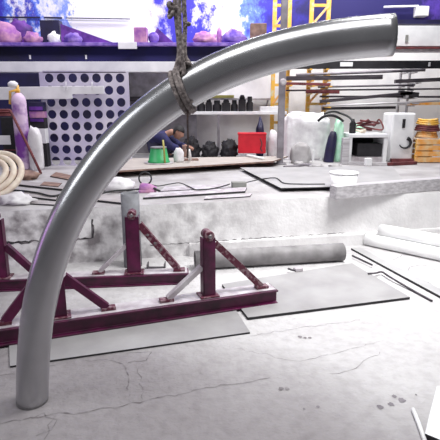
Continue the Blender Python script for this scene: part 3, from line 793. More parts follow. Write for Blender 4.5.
# ---------------------------------------------------------------- centre shelf behind the worker
SY = 9.16
zs = W(230, 113, SY).z
x0, x1 = W(150, 113, SY).x, W(287, 112, SY).x
root = thing('storage_shelf', ((x0 + x1) / 2, SY + .13, HS), 'long pale shelf of dark castings on posts behind the worker and the red box', 'shelf')
bm = NB(); box(bm, ((x0 + x1) / 2, SY + .13, zs), (x1 - x0, .26, .06), bev=.006); obj('shelf_board', bm, M['white'], root)
for x in (x0 + .05, (x0 + x1) / 2, x1 - .05):
    for yy in (SY + .04, SY + .22):
        bm = NB(); box(bm, (x, yy, (HS + zs - .03) / 2), (.05, .05, zs - .03 - HS)); obj('shelf_post', bm, M['greysteel'], root)
rnd = random.Random(5); xx = x0 + .35
i = 0
while xx < x1 - .66:
    wd = rnd.uniform(.12, .19); ht = rnd.uniform(.19, .28)
    c = Vector((xx + wd / 2, SY + .13 + rnd.uniform(-.02, .02), zs + .031))
    bm = NB()
    if i % 2: lathe(bm, c, [(wd * .46, 0), (wd * .49, .01), (wd * .49, ht * .55), (wd * .34, ht * .65), (wd * .34, ht * .94), (wd * .3, ht)], 14)
    else:
        box(bm, c + Vector((0, 0, ht * .4)), (wd * .98, wd * .98, ht * .8), bev=.01); lathe(bm, c + Vector((0, 0, ht * .8)), [(wd * .36, 0), (wd * .36, ht * .15), (wd * .22, ht * .3)], 12)
    tag(obj('flanged_casting' if i % 2 else 'square_casting', bm, M['black']), 'dark round flanged casting in the row on the long pale shelf' if i % 2 else 'dark square block casting in the row on the long pale shelf', 'casting', 'round castings on the shelf' if i % 2 else 'square castings on the shelf')
    xx += wd + rnd.uniform(.003, .012); i += 1
c = W(272.5, 113, SY); bm = NB(); box(bm, (c.x, SY + .13, zs + .031 + .045), (.46, .22, .09), bev=.01)
tag(obj('white_carton', bm, M['white']), 'flat white carton at the right end of the long pale shelf', 'box')
# upper narrow board with olive plank, on the wall
zu = W(235, 99, 9.79).z
root = thing('wall_ledge_board', (W(225, 100, 9.85).x, 10.02, zu), 'narrow pale wall board above the row of dark castings', 'board')
bm = NB(); box(bm, (W(225, 100, 9.85).x, 10.04, zu), (W(275, 99, 9.85).x - W(175, 99, 9.85).x, .44, .035), bev=.004); obj('board', bm, M['bare'], root)
for px in (185, 268):
    bm = NB(); q_ = W(px, 100, 9.85); beam(bm, (q_.x, 10.28, zu - .18), (q_.x, 9.87, zu - .02), .03, .03); obj('bracket', bm, M['greysteel'], root)
a, b = W(200, 96, 9.85), W(234, 96, 9.85)
bm = NB(); beam(bm, (a.x, 9.87, zu + .045), (b.x, 9.87, zu + .05), .12, .055, .004)
tag(obj('yellow_plank', bm, M['olive']), 'dull yellow plank lying on the narrow pale wall board', 'plank')
# dark heap under the shelf
for i, (px, py, sx, sz, lab) in enumerate([(191, 156, .32, .36, 'dark heap of rubber hose beside the worker under the long pale shelf'), (210, 156, .30, .28, 'low dark bundle of rags between the hose heap and the red box'), (229, 155, .30, .32, 'dark lump of rubber directly left of the red box')]):
    c = Vector((W(px, py, 8.86).x, 8.86, HS)); bm = NB(); lump(bm, c, (sx, .28, sz), 20 + i, .35, 3.5, 4)
    tag(obj('dark_heap', bm, M['black']), lab, 'heap')
# grey steel column
bm = NB(); cx = W(280.5, 140, 7.79).x; 
for s in (-.04, .04): box(bm, (cx, 7.79 + s, 2.4), (.10, .012, 2 * (2.4 - HS)))
box(bm, (cx, 7.79, 2.4), (.012, .08, 2 * (2.4 - HS)))
root = tag(obj('steel_column', bm, M['greysteel']), 'grey steel column standing on the slab right of the red box', 'column')
bm = NB(); box(bm, (cx, 7.79, HS + .008), (.2, .2, .016), bev=.003); obj('column_base', bm, M['greysteel'], root)
bm = NB(); q_ = W(280, 82, 7.69); lathe(bm, Vector((cx, 7.69, q_.z)), [(.04, 0), (.055, .01), (.055, .02), (.03, .03)], 14, axis=(0, -1, 0)); obj('column_knob', bm, M['bare'], root, label='pale round fitting')
# sacks near red box
for i, (px, s, lab) in enumerate([(273, (.24, .24, .50), 'white sack standing between the red box and the grey column'), (259.5, (.16, .16, .71), 'tall dark blue bundle standing behind the red box')]):
    c = Vector((W(px, 150, 8.91).x, 8.91, HS)); bm = NB(); lump(bm, c, s, 31 + i, .25, 2.4)
    tag(obj('sack' if i == 0 else 'bundle', bm, M['sack'] if i == 0 else M['navy']), lab, 'sack' if i == 0 else 'bundle')

# ================================================================ LEFT BACK
# dark box added for the shade seen through the plate's holes
CY = 8.30
xa, xb = W(-60, 100, CY).x, W(124, 100, CY).x
zc2 = W(60, 72.5, CY).z
root = thing('shade_box', ((xa + xb) / 2, CY + .3, HS), 'dark navy box added as the shade behind the perforated plate', 'cabinet')
bm = NB(); box(bm, ((xa + xb) / 2, CY + .3, (HS + zc2) / 2), (xb - xa, .5, zc2 - HS), bev=.01); obj('body_block', bm, M['navy'], root)
# perforated plate
PY = 7.6
rows, cols = 8, 7
tl = W(49, 78, PY); pit = (W(120, 78, PY).x - tl.x) / 6
pzb = HS + .002; ztop = W(80, 73, PY).z
xl = tl.x - pit * .5; zrow0 = tl.z
bm = NB()
seg = 16; hr = pit * .375
def hole_cell(cx, cz, hw, hz):
    outer = []
    for k in range(seg):
        a = 2 * math.pi * (k + .5) / seg; ca, sa = math.cos(a), math.sin(a); m_ = max(abs(ca), abs(sa))
        outer.append((cx + hw * ca / m_, cz + hz * sa / m_))
    inner = [(cx + hr * math.cos(2 * math.pi * (k + .5) / seg), cz + hr * math.sin(2 * math.pi * (k + .5) / seg)) for k in range(seg)]
    corners = [(cx + sx_ * hw, cz + sz_ * hz) for sx_, sz_ in ((1, 1), (-1, 1), (-1, -1), (1, -1))]
    th = .012
    for Yv, flip in ((PY, False), (PY + th, True)):
        O = [bm.verts.new((x, Yv, z)) for x, z in outer]; I = [bm.verts.new((x, Yv, z)) for x, z in inner]
        for k in range(seg):
            f = bm.faces.new((O[k], O[(k + 1) % seg], I[(k + 1) % seg], I[k]))
        for ci, kk in ((0, 1), (1, 5), (2, 9), (3, 13)):
            cv = bm.verts.new((corners[ci][0], Yv, corners[ci][1])); bm.faces.new((O[kk], cv, O[(kk + 1) % seg]))
        if not flip: I0 = I
        else:
            for k in range(seg): bm.faces.new((I0[k], I0[(k + 1) % seg], I[(k + 1) % seg], I[k]))
for r in range(rows):
    for c_ in range(cols): hole_cell(xl + pit * (c_ + .5), zrow0 - pit * r, pit * .5, pit * .5)
zb = zrow0 - pit * (rows - .5)
xr = xl + pit * cols
box(bm, ((xl + xr) / 2, PY + .006, (zb + pzb) / 2), (xr - xl, .012, max(.01, zb - pzb)))
box(bm, ((xl + xr) / 2, PY + .006, (zrow0 + pit * .5 + ztop) / 2 + .01), (xr - xl, .012, .03))
box(bm, (xl - .03, PY + .006, (pzb + zrow0 + pit * .5) / 2), (.06, .012, zrow0 + pit * .5 - pzb))
box(bm, (xr + .02, PY + .006, (pzb + zrow0 + pit * .5) / 2), (.04, .012, zrow0 + pit * .5 - pzb))
bmesh.ops.remove_doubles(bm, verts=bm.verts[:], dist=.0005)
bmesh.ops.recalc_face_normals(bm, faces=bm.faces[:])
M['perf'] = mat('perforated_plate', (.72, .68, .78), .55, .1, col2=(.40, .36, .56), scale=1.8, lo=.3, hi=.62)
tag(obj('perforated_plate', bm, M['perf']), 'tall pale steel plate with rows of large round holes leaning on the navy shade box', 'steel plate')
# white board across the plate
a, b = W(-60, 93, PY - .06), W(104, 90, PY - .06)
root = thing('white_board', ((a.x + b.x) / 2, PY - .04, a.z - .1), 'long white board hooked across the second row of holes of the perforated plate', 'board')
bm = NB(); beam(bm, W(-60, 94.5, PY - .05), W(72, 92.5, PY - .05), .03, .19, .006); beam(bm, W(60, 90.5, PY - .05), W(104, 90, PY - .05), .03, .12, .006); obj('board', bm, M['white'], root)
for px in (66, 92):
    bm = NB(); q_ = W(px, 96, PY - .05)
    tube(bm, [W(px, 90, PY + .02), W(px, 90, PY - .09), W(px, 82, PY - .09), W(px, 82, PY + .03)], .006, 6); obj('hook', bm, M['white'], root)

a, b = W(127, 108, 9.55), W(196, 72, 9.55)  # grey sheet added where the back wall is only in shade
root = thing('shaded_wall_sheet', ((a.x + b.x) / 2, 9.6, HS), 'big dark grey sheet added as the shaded wall at the back right of the perforated plate', 'panel')
bm = NB(); box(bm, ((a.x + b.x) / 2, 9.6, (HS + b.z) / 2), (b.x - a.x, .03, b.z - HS), bev=.004); obj('sheet', bm, M['greysteel'], root)
bm = NB(); box(bm, ((a.x + b.x) / 2, 9.57, W(150, 99, 9.55).z), (b.x - a.x, .04, .09)); obj('cross_bar', bm, M['barsteel'], root, label='dark cross bar')
# gas cylinder
gy = 7.16; gx_ = W(21.5, 130, gy).x; gr = .105; gz = W(21, 93, gy).z
root = thing('gas_cylinder', (gx_, gy, HS), 'tall violet gas cylinder with a white cap on the left of the slab', 'gas cylinder')
bm = NB(); hh_ = gz - HS
lathe(bm, (gx_, gy, HS), [(gr * .9, 0), (gr, .02), (gr, hh_ - .12), (gr * .9, hh_ - .06), (gr * .6, hh_ - .02), (.04, hh_)], 28); obj('cylinder_body', bm, M['cyl'], root)
bm = NB(); lathe(bm, (gx_, gy, gz), [(.035, 0), (.035, .05), (.022, .06), (.022, .11)], 16); v_ = obj('valve', bm, M['yellow'], root, label='brass-yellow valve')
bm = NB(); lathe(bm, (gx_ - .06, gy, gz + .08), [(.05, 0), (.07, .015), (.07, .06), (.03, .09)], 14); obj('white_cap', bm, M['white'], root, label='white round cap')
bm = NB(); tube(bm, [(gx_, gy - .03, gz + .04), (gx_ - .09, gy - .05, gz + .02), (gx_ - .11, gy - .05, gz - .16)], .02, 8); obj('regulator_arm', bm, M['yellow'], root, label='yellow regulator arm')
# leaning rod
bm = NB(); tube(bm, [P(41, 173.5, HS + .012), W(27, 144, 6.81), W(10, 110, 6.93)], .018, 10)
tag(obj('leaning_rod', bm, M['redbrown']), 'red-brown rod leaning diagonally against the violet gas cylinder', 'rod')
# white sack, black crates, box with white card
c = Vector((W(36, 150, 7.10).x, 7.10, HS)); bm = NB(); lump(bm, c, (0.195, 0.183, 0.641), 41, .18, 1.8, 3, .7)
tag(obj('sack', bm, M['sack']), 'tall pale sack standing between the violet cylinder and the perforated plate', 'sack')
def crate(px0, px1, py0, py1, Y, dep, m, label, band=None, name='crate'):
    a, b = W(px0, py1, Y), W(px1, py0, Y)
    zlo = max(a.z, HS)
    c = Vector(((a.x + b.x) / 2, Y + dep / 2, zlo))
    root = thing(name, c, label, 'crate')
    bm = NB(); box(bm, c + Vector((0, 0, (b.z - zlo) / 2)), (b.x - a.x, dep, b.z - zlo), bev=.008); obj('crate_body', bm, M[m], root)
    if band:
        bm = NB(); box(bm, (c.x, Y - .003, zlo + (b.z - zlo) * band[1]), (b.x - a.x - .02, .006, (b.z - zlo) * band[2]), bev=.002); obj('band', bm, M[band[0]], root, label=band[3])
    return root
crate(26, 45.5, 134, 158, 7.50, .18, 'sack', 'pale crate at the bottom of the stack beside the perforated plate')
for q0, q1, lab, m, bd in ((121, 134, 'black crate with a violet band in the stack beside the perforated plate', 'black', ('purple', .78, .35, 'violet band')), (112, 121, 'violet crate on top of the stack beside the perforated plate', 'purple', ('lilac', .5, .3, 'pale violet band'))):
    pass
a0 = W(0, 134, 7.50).z
# stack sizes follow one another so each crate rests on the last
def stack(px0, px1, Y, dep, items):
    z = HS + .001; xA, xB = W(px0, 140, Y).x, W(px1, 140, Y).x
    for h_, m, label, band in items:
        c = Vector(((xA + xB) / 2, Y + dep / 2, z)); root = thing('crate', c, label, 'crate')
        bm = NB(); box(bm, c + Vector((0, 0, h_ / 2)), (xB - xA, dep, h_), bev=.008); obj('crate_body', bm, M[m], root)
        if band:
            bm = NB(); box(bm, (c.x, Y - .004, z + h_ * band[1]), (xB - xA - .02, .008, h_ * band[2]), bev=.002); obj('band', bm, M[band[0]], root, label=band[3])
        z += h_ + .001
for o_ in [x for x in bpy.data.objects if x.name.startswith('crate')]: bpy.data.objects.remove(o_)
stack(31.5, 46, 7.44, .14, [(.36, 'black', 'black crate at the bottom of the stack beside the perforated plate', None), (.23, 'white', 'white crate second from the bottom of the stack beside the perforated plate', None), (.16, 'black', 'black crate third up in the stack beside the perforated plate', ('purple', .8, .3, 'violet band')), (.10, 'pink', 'thin pinkish crate fourth up in the stack beside the perforated plate', None), (.14, 'navy', 'navy crate at the top of the stack beside the perforated plate', ('purple', .3, .4, 'violet band'))])
a, b = W(-14, 0, 7.33).x, W(10, 0, 7.33).x
z1_ = W(0, 117, 7.33).z
root = thing('tool_cabinet', ((a + b) / 2, 7.58, HS), 'black tool cabinet with a white card on its front at the left edge', 'cabinet')
bm = NB(); box(bm, ((a + b) / 2, 7.58, (HS + z1_) / 2), (b - a, .44, z1_ - HS), bev=.012); obj('body_block', bm, M['black'], root)
q_ = W(6.30, 140, 7.32); bm = NB(); box(bm, (q_.x - .03, 7.32, q_.z), (.19, .008, .14), bev=.002); obj('white_card', bm, M['white'], root, label='white card')
bm = NB(); box(bm, ((a + b) / 2, 7.32, W(0, 150, 7.33).z), (b - a - .04, .012, .02)); obj('drawer_line', bm, M['redbrown'], root, label='dark red strip')
# coils on top of the cabinet
bm = NB()
for k in range(4):
    c = Vector((W(2, 112, 7.56).x, 7.58, z1_ + .02 + k * .028)); R_ = .12 - .01 * (k % 2)
    tube(bm, [c + Vector((R_ * math.cos(t * .2618), R_ * math.sin(t * .2618), .004 * math.sin(3 * t))) for t in range(24)], .016, 6, closed=True)
tag(obj('cable_coil', bm, M['redbrown']), 'coil of red-brown cable on top of the black tool cabinet', 'cable')
# cream hose coil leaning
root = thing('hose_coil', P(2, 192, HS), 'cream hose coil leaning upright at the left edge of the slab', 'hose')
cc = P(-20, 203, HS)
R0 = .31
for k in range(3):
    R_ = R0 - .066 * k; bm = NB(); pts = []
    for t in range(48):
        a = 2 * math.pi * t / 48
        h_ = .033 + (R0 + R_ * math.sin(a)) * .66
        pts.append(Vector((cc.x + R_ * math.cos(a), cc.y + .06 + (R0 + R_ * math.sin(a)) * .75 - .03 * k, HS + h_ + .012 * k)))
    tube(bm, pts, .031, 12, closed=True); obj('hose_loop', bm, M['cream'], root)
bm = NB(); lump(bm, P(22, 179, HS), (0.401, 0.286, 0.115), 50, .5, 3); tag(obj('scrap_heap', bm, M['brown']), 'small reddish scrap heap at the foot of the violet gas cylinder', 'heap')
bm = NB(); lump(bm, P(16, 203.5, HS), (0.343, 0.229, 0.103), 51, .5, 3); tag(obj('white_rag', bm, M['sack']), 'pale crumpled rag on the slab in front of the cream hose coil', 'cloth')

# ================================================================ OVERHEAD GIRDER AND WHAT STANDS ON IT
GY = 8.82
gx0, gx1 = -7.44, W(268, 50, GY).x
z_t, z_m, z_b = W(100, 42.5, GY).z, W(100, 61.5, GY).z, W(100, 72, GY).z
root = thing('overhead_girder', ((gx0 + gx1) / 2, GY + .15, z_b), 'long dark blue overhead girder with pale flanges across the back of the shop', 'girder')
bm = NB(); box(bm, ((gx0 + gx1) / 2, GY + .17, (z_t + z_m) / 2), (gx1 - gx0, .04, z_t - z_m)); obj('web', bm, M['girder'], root)
bm = NB(); box(bm, ((gx0 + gx1) / 2, GY + .22, z_t - .025), (gx1 - gx0, .44, .055), bev=.004); obj('top_flange', bm, M['lilac'], root, label='pale lilac top flange')
bm = NB(); box(bm, ((gx0 + gx1) / 2, GY + .12, (z_m + z_b) / 2), (gx1 - gx0, .24, z_m - z_b), bev=.006); obj('bottom_rail', bm, M['white'], root, label='white bottom rail')
for px in (86, 30, 210):
    q_ = W(px, 57, GY + .14); bm = NB(); box(bm, (q_.x, GY + .145, q_.z), (.03, .012, .07)); obj('marker', bm, M['white'], root, label='small white marker')
for px in (-40, 120, 262):
    q_ = W(px, 57, GY); bm = NB(); box(bm, (q_.x, (GY + .19 + WY) / 2, (z_t + z_m) / 2), (.12, WY - GY - .19, .2)); obj('wall_bracket', bm, M['navy'], root)
q_ = W(127.5, 45.5, GY - .01); bm = NB(); box(bm, (q_.x, GY - .012, q_.z), (.33, .02, .115), bev=.004)
obj('white_plate', bm, M['white'], root, label='blank white plate')
zf = z_t + .003
def on_flange(px0, px1, pyt, label, kind, m, seed, cat, name, dep=.3, dy=.2):
    a, b = W(px0, 40, GY + dy), W(px1, 40, GY + dy); t = W((px0 + px1) / 2, pyt, GY + dy).z
    c = Vector(((a.x + b.x) / 2, GY + dy, zf)); bm = NB()
    if kind == 'lump': lump(bm, c, (b.x - a.x, dep, t - zf), seed, .35, 3)
    elif kind == 'box': box(bm, c + Vector((0, 0, (t - zf) / 2)), (b.x - a.x, dep, t - zf), bev=.008)
    elif kind == 'wedge':
        A = [(a.x, zf), (b.x, zf), (a.x + (b.x - a.x) * .35, t)]
        if seed % 2: A = [(a.x, zf), (b.x, zf), (a.x, t), ]
        lo = [bm.verts.new((x, GY + dy - dep / 2, z)) for x, z in A]; hi = [bm.verts.new((x, GY + dy + dep / 2, z)) for x, z in A]
        bm.faces.new(lo); bm.faces.new(hi[::-1])
        for i in range(3): bm.faces.new((lo[i], hi[i], hi[(i + 1) % 3], lo[(i + 1) % 3]))
        bmesh.ops.recalc_face_normals(bm, faces=bm.faces[:])
    elif kind == 'ball': g_ = bmesh.ops.create_uvsphere(bm, u_segments=20, v_segments=12, radius=(t - zf) / 2); bmesh.ops.translate(bm, verts=g_['verts'], vec=c + Vector((0, 0, (t - zf) / 2))); [setattr(f, 'smooth', True) for f in bm.faces]
    tag(obj(name, bm, M[m]), label, cat)
on_flange(-12, 20, 23, 'pinkish violet heap on the girder at the far left', 'lump', 'pink', 60, 'heap', 'cloth_heap', .26, .16)
on_flange(6, 34, 20, 'dark violet pile on the girder just right of the pinkish heap', 'lump', 'purple', 61, 'heap', 'scrap_pile', .18, .44)
on_flange(24, 41, 32, 'low pale bundle on the girder in front of the dark violet pile', 'lump', 'pink', 62, 'bundle', 'pale_bundle', .2, .1)
on_flange(43, 62, 21, 'navy box on the girder left of the sloping panel', 'box', 'navy', 0, 'box', 'navy_box', .2, .3)
on_flange(48, 60, 32, 'white bundle on the girder in front of the navy box', 'lump', 'white', 63, 'bundle', 'white_bundle', .15, .1)
on_flange(62, 116, 24, 'violet sloping panel lying on the girder left of the blank white plate', 'wedge', 'purple', 1, 'panel', 'sloping_panel', .06, .2)
on_flange(64, 82, 33, 'dusty lilac lump on the girder in front of the sloping panel', 'lump', 'lilac', 64, 'heap', 'lilac_lump', .12, .06)
on_flange(135, 147.5, 28, 'pink carton on the girder right of the blank white plate', 'box', 'pink', 0, 'box', 'pink_carton', .2, .12)
on_flange(148.6, 159, 32, 'lilac ball on the girder beside the pink carton', 'ball', 'lilac', 0, 'ball', 'lilac_ball', .2, .2)
on_flange(148, 176, 28, 'flat violet sheet on the girder left of the rope sling', 'wedge', 'purple', 2, 'sheet', 'leaning_sheet', .05, .34)
on_flange(193, 216, 32, 'pink bundle lying on the girder right of the rope sling', 'lump', 'pink', 66, 'bundle', 'pink_bundle', .24, .12)
on_flange(216.5, 222, 27, 'small pale lump on top end of the girder right of the pink bundle', 'lump', 'pink', 67, 'bundle', 'pale_lump', .15, .3)
on_flange(222, 246, 30, 'dull violet bag on the girder between the pink bundle and the brown carton', 'lump', 'lilac', 68, 'bag', 'violet_bag', .2, .15)
on_flange(250, 266, 24, 'dull brown carton on the girder left of the yellow rack', 'box', 'brown', 0, 'box', 'brown_carton', .2, .2)

# ================================================================ YELLOW RACK AND BAR STOCK ON THE RIGHT
RY = 9.56
levels_y = [66, 75.5, 82, 91, 97, 105, 112]
def upright(pxa, pxb, label, group, pm='yellow'):
    xA, xB = W(pxa, 60, RY).x, W(pxb, 60, RY).x
    root = thing('rack_upright', ((xA + xB) / 2, RY, HS), label, 'rack', group)
    zt2 = 4.1 if pm == 'yellow' else W(400, 66, RY).z - .1
    for x in (xA, xB):
        bm = NB(); box(bm, (x, RY, (HS + zt2) / 2), (.075 if pm == 'yellow' else .03, .07, zt2 - HS), bev=.004); obj('post', bm, M[pm], root)
    z = HS + .25; k = 0
    while z < zt2 - .1:
        bm = NB(); beam(bm, (xA, RY, z), (xB, RY, z), .05, .05); obj('rung', bm, M[pm], root)
        if k % 2 == 0 and z + .45 < zt2 and pm == 'yellow':
            bm = NB(); beam(bm, (xA, RY - .03, z), (xB, RY - .03, z + .36), .02, .04); obj('diagonal', bm, M['orange'], root, label='orange diagonal')
        z += .36; k += 1
    return root
UA = upright(273.5, 288, 'yellow rack upright beside the grey steel column', 'yellow rack uprights')
UB = upright(309.5, 326, 'yellow rack upright right of the other one, behind the end of the bent pipe', 'yellow rack uprights')
xU = W(466, 60, RY).x
UC = upright(466, 482, 'yellow rack upright at the far right end of the bars', 'yellow rack uprights')
UD = upright(402, 411, 'pale rack upright added to hold up the bars behind the white machine', None, 'barlight')  # upright added as a support for the bars, pale like the wall
RACK = [(UA, W(288, 60, RY).x), (UB, W(309.5, 60, RY).x), (UB, W(326, 60, RY).x), (UD, W(402, 60, RY).x), (UD, W(411, 60, RY).x), (UC, W(466, 60, RY).x)]
bars = [  # x0,y0,x1,y1,px thickness,shape,mat,label
    (288, 65.0, 474, 64.5, 7.0, 'b', 'black', 'thick black beam at the top of the bar rack'),
    (296, 75.0, 425, 70.0, 2.6, 't', 'greysteel', 'grey slim pipe on the rack just below the black beam'),
    (286, 78.5, 382, 77.0, 4.0, 'b', 'barsteel', 'short dark bar on the rack below the grey slim pipe'),
    (395, 81.5, 474, 78.0, 3.4, 'b', 'barsteel', 'dark stub bar on the right end of the rack below the black beam'),
    (286, 90.5, 474, 88.5, 1.6, 't', 'barsteel', 'thin dark rod running the whole length of the rack'),
    (306, 91.5, 339, 92.0, 3.2, 'b', 'redbrown', 'short red-brown bar on the rack under the long thin rod'),
    (320, 101.5, 412, 93.0, 3.0, 'b', 'barsteel', 'tilted dark bar in the middle of the rack, left of the black offcut'),
    (286, 83.5, 330, 84.5, 2.4, 'b', 'redbrown', 'short reddish bar on the rack between the grey slim pipe and the long thin rod'),
    (318, 87.0, 415, 85.0, 1.8, 't', 'greysteel', 'thin grey rod on the rack just above the long thin black rod'),
    (320, 96.5, 474, 97.0, 1.8, 'b', 'barsteel', 'thin dark flat bar on the rack, level with the tilted dark bar'),
    (399, 93.0, 418, 95.0, 4.5, 'b', 'black', 'short black offcut resting tilted in the rack near its right end'),
    (322, 106, 474, 99.5, 1.8, 't', 'barlight', 'pale thin rod low in the rack, above the orange bar'),
    (322, 108.5, 395, 107.5, 2.6, 'b', 'barsteel', 'dark bar at the bottom of the rack, right of the yellow upright'),
    (408, 104.0, 474, 103.0, 2.6, 'b', 'orange', 'orange bar at the right end of the rack'),
]
for i, (xa_, ya_, xb_, yb_, th, sh, m, lab) in enumerate(bars):
    Yb = RY - .12 - (.02, .13, .24, .35)[i % 4]
    a, b = W(xa_, ya_, Yb), W(xb_, yb_, Yb); t = th * Yb * 1.0 / F
    bm = NB()
    if sh == 'b': beam(bm, a, b, .10, t, .004)
    else: tube(bm, [a, a.lerp(b, .5), b], t / 2, 12)
    bo = tag(obj('steel_bar', bm, M[m]), lab, 'bar')
    for U, xu in RACK:
        ar = a + (b - a) * ((xu - a.x) / (b.x - a.x))
        if a.x - .02 < xu < b.x + .02:
            za = ar.z - t / 2 - .012 - abs(b.z - a.z) / (b.x - a.x) * .03
            am = NB(); beam(am, (xu, RY - .03, za), (xu, Yb - .07, za), .05, .022); obj('arm', am, M['yellow'] if U is not UD else M['barlight'], U)
    if i == 0:
        for px in (346.5, 429.5):
            q_ = W(px, 64.3, Yb - .055); tm = NB(); box(tm, (q_.x, Yb - .054, q_.z), (.24 if px < 400 else .04, .008, .075), bev=.002)
            obj('white_tag', tm, M['white'], bo, label='white tag')
# white crane beam at upper right
a, b = W(392, 35, 8.70), W(470, 34, 8.70); zz0, zz1 = W(400, 46, 8.70).z, W(400, 25.5, 8.70).z
root = thing('crane_beam', ((a.x + b.x) / 2 + .2, 8.82, zz0), 'white box beam with a dark red rail at the upper right, behind the pipe end', 'beam')
bm = NB(); box(bm, ((a.x + b.x) / 2, 8.82, (zz0 + zz1) / 2), (b.x - a.x, .2, zz1 - zz0), bev=.006); obj('beam_body', bm, M['white'], root)
bm = NB(); box(bm, ((a.x + b.x) / 2, 8.79, zz0 - .035), (b.x - a.x, .3, .028)); obj('rail', bm, M['redbrown'], root)
bm = NB(); box(bm, ((a.x + b.x) / 2, 8.82, zz0 - .068), (b.x - a.x, .25, .036)); obj('rail_base', bm, M['bare'], root, label='pale rail base')
bm = NB(); q_ = W(407, 38.5, 8.69); box(bm, (q_.x, 8.70, q_.z), (.05, .014, .12), bev=.003); obj('switch_box', bm, M['greybox'], root)
bm = NB(); q_ = W(395, 23, 8.93); box(bm, ((a.x + b.x) / 2, 8.95, W(400, 22.5, 8.93).z), (b.x - a.x, .2, .07)); obj('dark_cap', bm, M['navy'], root, label='dark navy upper edge')
bm = NB(); box(bm, (b.x, 8.93, (HS + zz0) / 2 - .04), (.14, .14, zz0 - HS - .09)); obj('beam_post', bm, M['greysteel'], root)
# tube lamp on the back wall
q_ = W(403, 7, 10.19); root = thing('tube_lamp', (q_.x, 10.25, q_.z), 'white tube lamp fitted to the blue wall at the upper right', 'lamp')
bm = NB(); beam(bm, W(384, 7, 10.19), W(418, 6, 10.19), .06, .035, .004); obj('lamp_tube', bm, M['white'], root)
bm = NB(); c = W(421, 12, 10.21); box(bm, (c.x, 10.2, c.z), (.24, .21, .19), bev=.02); obj('lamp_box', bm, M['white'], root)
# greys behind the bars: long pale sheet pile
# ================================================================ RIGHT BACK HEAP OF WHITE MACHINES
def draped(px0, px1, pyt, Y, dep, label, m, seed, name, cat, power=.55):
    a, b = W(px0, 140, Y), W(px1, 140, Y); t = W((px0 + px1) / 2, pyt, Y).z
    bm = NB(); lump(bm, Vector(((a.x + b.x) / 2, Y + dep / 2, HS)), (b.x - a.x, dep, t - HS), seed, .12, 2.5, 4, power)
    return tag(obj(name, bm, M[m]), label, cat)
draped(286, 331, 113, 8.36, .6, 'big white sheet draped over a stack right of the grey column', 'sack', 71, 'draped_sheet', 'sheet', .38)
draped(292, 313, 143, 7.79, .3, 'low greyish pile in front of the big draped white sheet', 'slab', 72, 'pale_pile', 'heap', .8)
# small white stake
bm = NB(); c = P(313, 161, HS); box(bm, c + Vector((0, 0, .095)), (.035, .035, .19), bev=.004); tag(obj('white_stake', bm, M['white']), 'small white stake standing before the big draped white sheet', 'stake')
bm = NB(); tube(bm, catmull([P(284, 167, HS + .024), P(296, 166, HS + .024), P(305, 164.5, HS + .024), P(313, 165.5, HS + .024)], 5), .022, 8); tag(obj('grey_hose', bm, M['greysteel']), 'dark grey hose lying on the slab right of the column foot', 'hose')
# navy leaning bottle shape between white and mint sacks
bm = NB()
a, b = W(329.5, 151, 8.02), W(333.5, 119, 8.07); zb_ = HS
lathe(bm, Vector((a.x, 8.07, HS)), [(.085, 0), (.09, .01), (.085, .28), (.075, .42), (.05, .50), (.03, .52)], 20, axis=(.12, 0, 1))
tag(obj('navy_canister', bm, M['navy']), 'tall navy black canister leaning between the white sheet and the mint sack', 'canister')
draped(336, 344.5, 119, 8.07, .3, 'mint green tinged white sack right of the navy canister', 'mint', 73, 'mint_sack', 'sack', .6)
bm = NB(); c = W(345, 145, 7.90); box(bm, (W(346, 150, 7.73).x, 7.79, (HS + W(346, 138, 7.73).z) / 2), (.11, .12, W(346, 138, 7.73).z - HS), bev=.008); tag(obj('grey_post', bm, M['barlight']), 'stubby grey post left of the white open-fronted bench', 'post')
# white bench with dark open front
Yb = 7.90
xa_, xb_ = W(349, 140, Yb).x, W(388, 140, Yb).x
ztp = W(370, 134, Yb).z
root = thing('machine_bench', ((xa_ + xb_) / 2, Yb + .3, HS), 'white bench with a dark open front among the machines at the right', 'bench')
bm = NB(); t = .03
box(bm, ((xa_ + xb_) / 2, Yb + .3, ztp - .03), (xb_ - xa_, .6, .06), bev=.008); obj('bench_top', bm, M['white'], root)
for x in (xa_ + .03, xb_ - .03):
    bm = NB(); box(bm, (x, Yb + .3, (HS + ztp - .06) / 2), (.06, .58, ztp - .06 - HS)); obj('side_panel', bm, M['white'], root)
bm = NB(); box(bm, ((xa_ + xb_) / 2, Yb + .57, (HS + ztp - .06) / 2), (xb_ - xa_ - .13, .02, ztp - .07 - HS)); obj('back_panel', bm, M['black'], root, label='black back panel')
bm = NB(); box(bm, ((xa_ + xb_) / 2, Yb + .28, HS + .05), (xb_ - xa_ - .125, .5, .1)); obj('bottom_shelf', bm, M['bare'], root)
bm = NB(); box(bm, ((xa_ + xb_) / 2 + .05, Yb + .2, HS + .1 + .113), (.42, .3, .215), bev=.01)
tag(obj('dark_motor', bm, M['black']), 'black block inside the open front of the white bench', 'block')
bm = NB(); c = P(354, 160, HS); box(bm, (c.x, 7.56, HS + .06), (.10, .1, .12), bev=.008); tag(obj('white_brick', bm, M['white']), 'small white block on the slab in front of the white bench', 'block')
bm = NB(); tube(bm, catmull([W(318, 121, 8.05), W(324, 116.5, 8.0), W(332, 115.5, 7.95), W(338, 117.5, 8.02), W(343, 121, 8.12)], 5), .022, 8)
tag(obj('black_strap', bm, M['black']), 'black strap arching over the navy canister and the mint sack', 'strap')
bm = NB(); tube(bm, catmull([W(324, 114, 8.3), W(333, 111.5, 8.3), W(341, 113.5, 8.3), W(349, 117, 8.1), W(353, 122, 8.0)], 5), .018, 8)
tag(obj('black_hose', bm, M['rubber']), 'black hose running from the draped white sheet down to the white bench', 'hose')
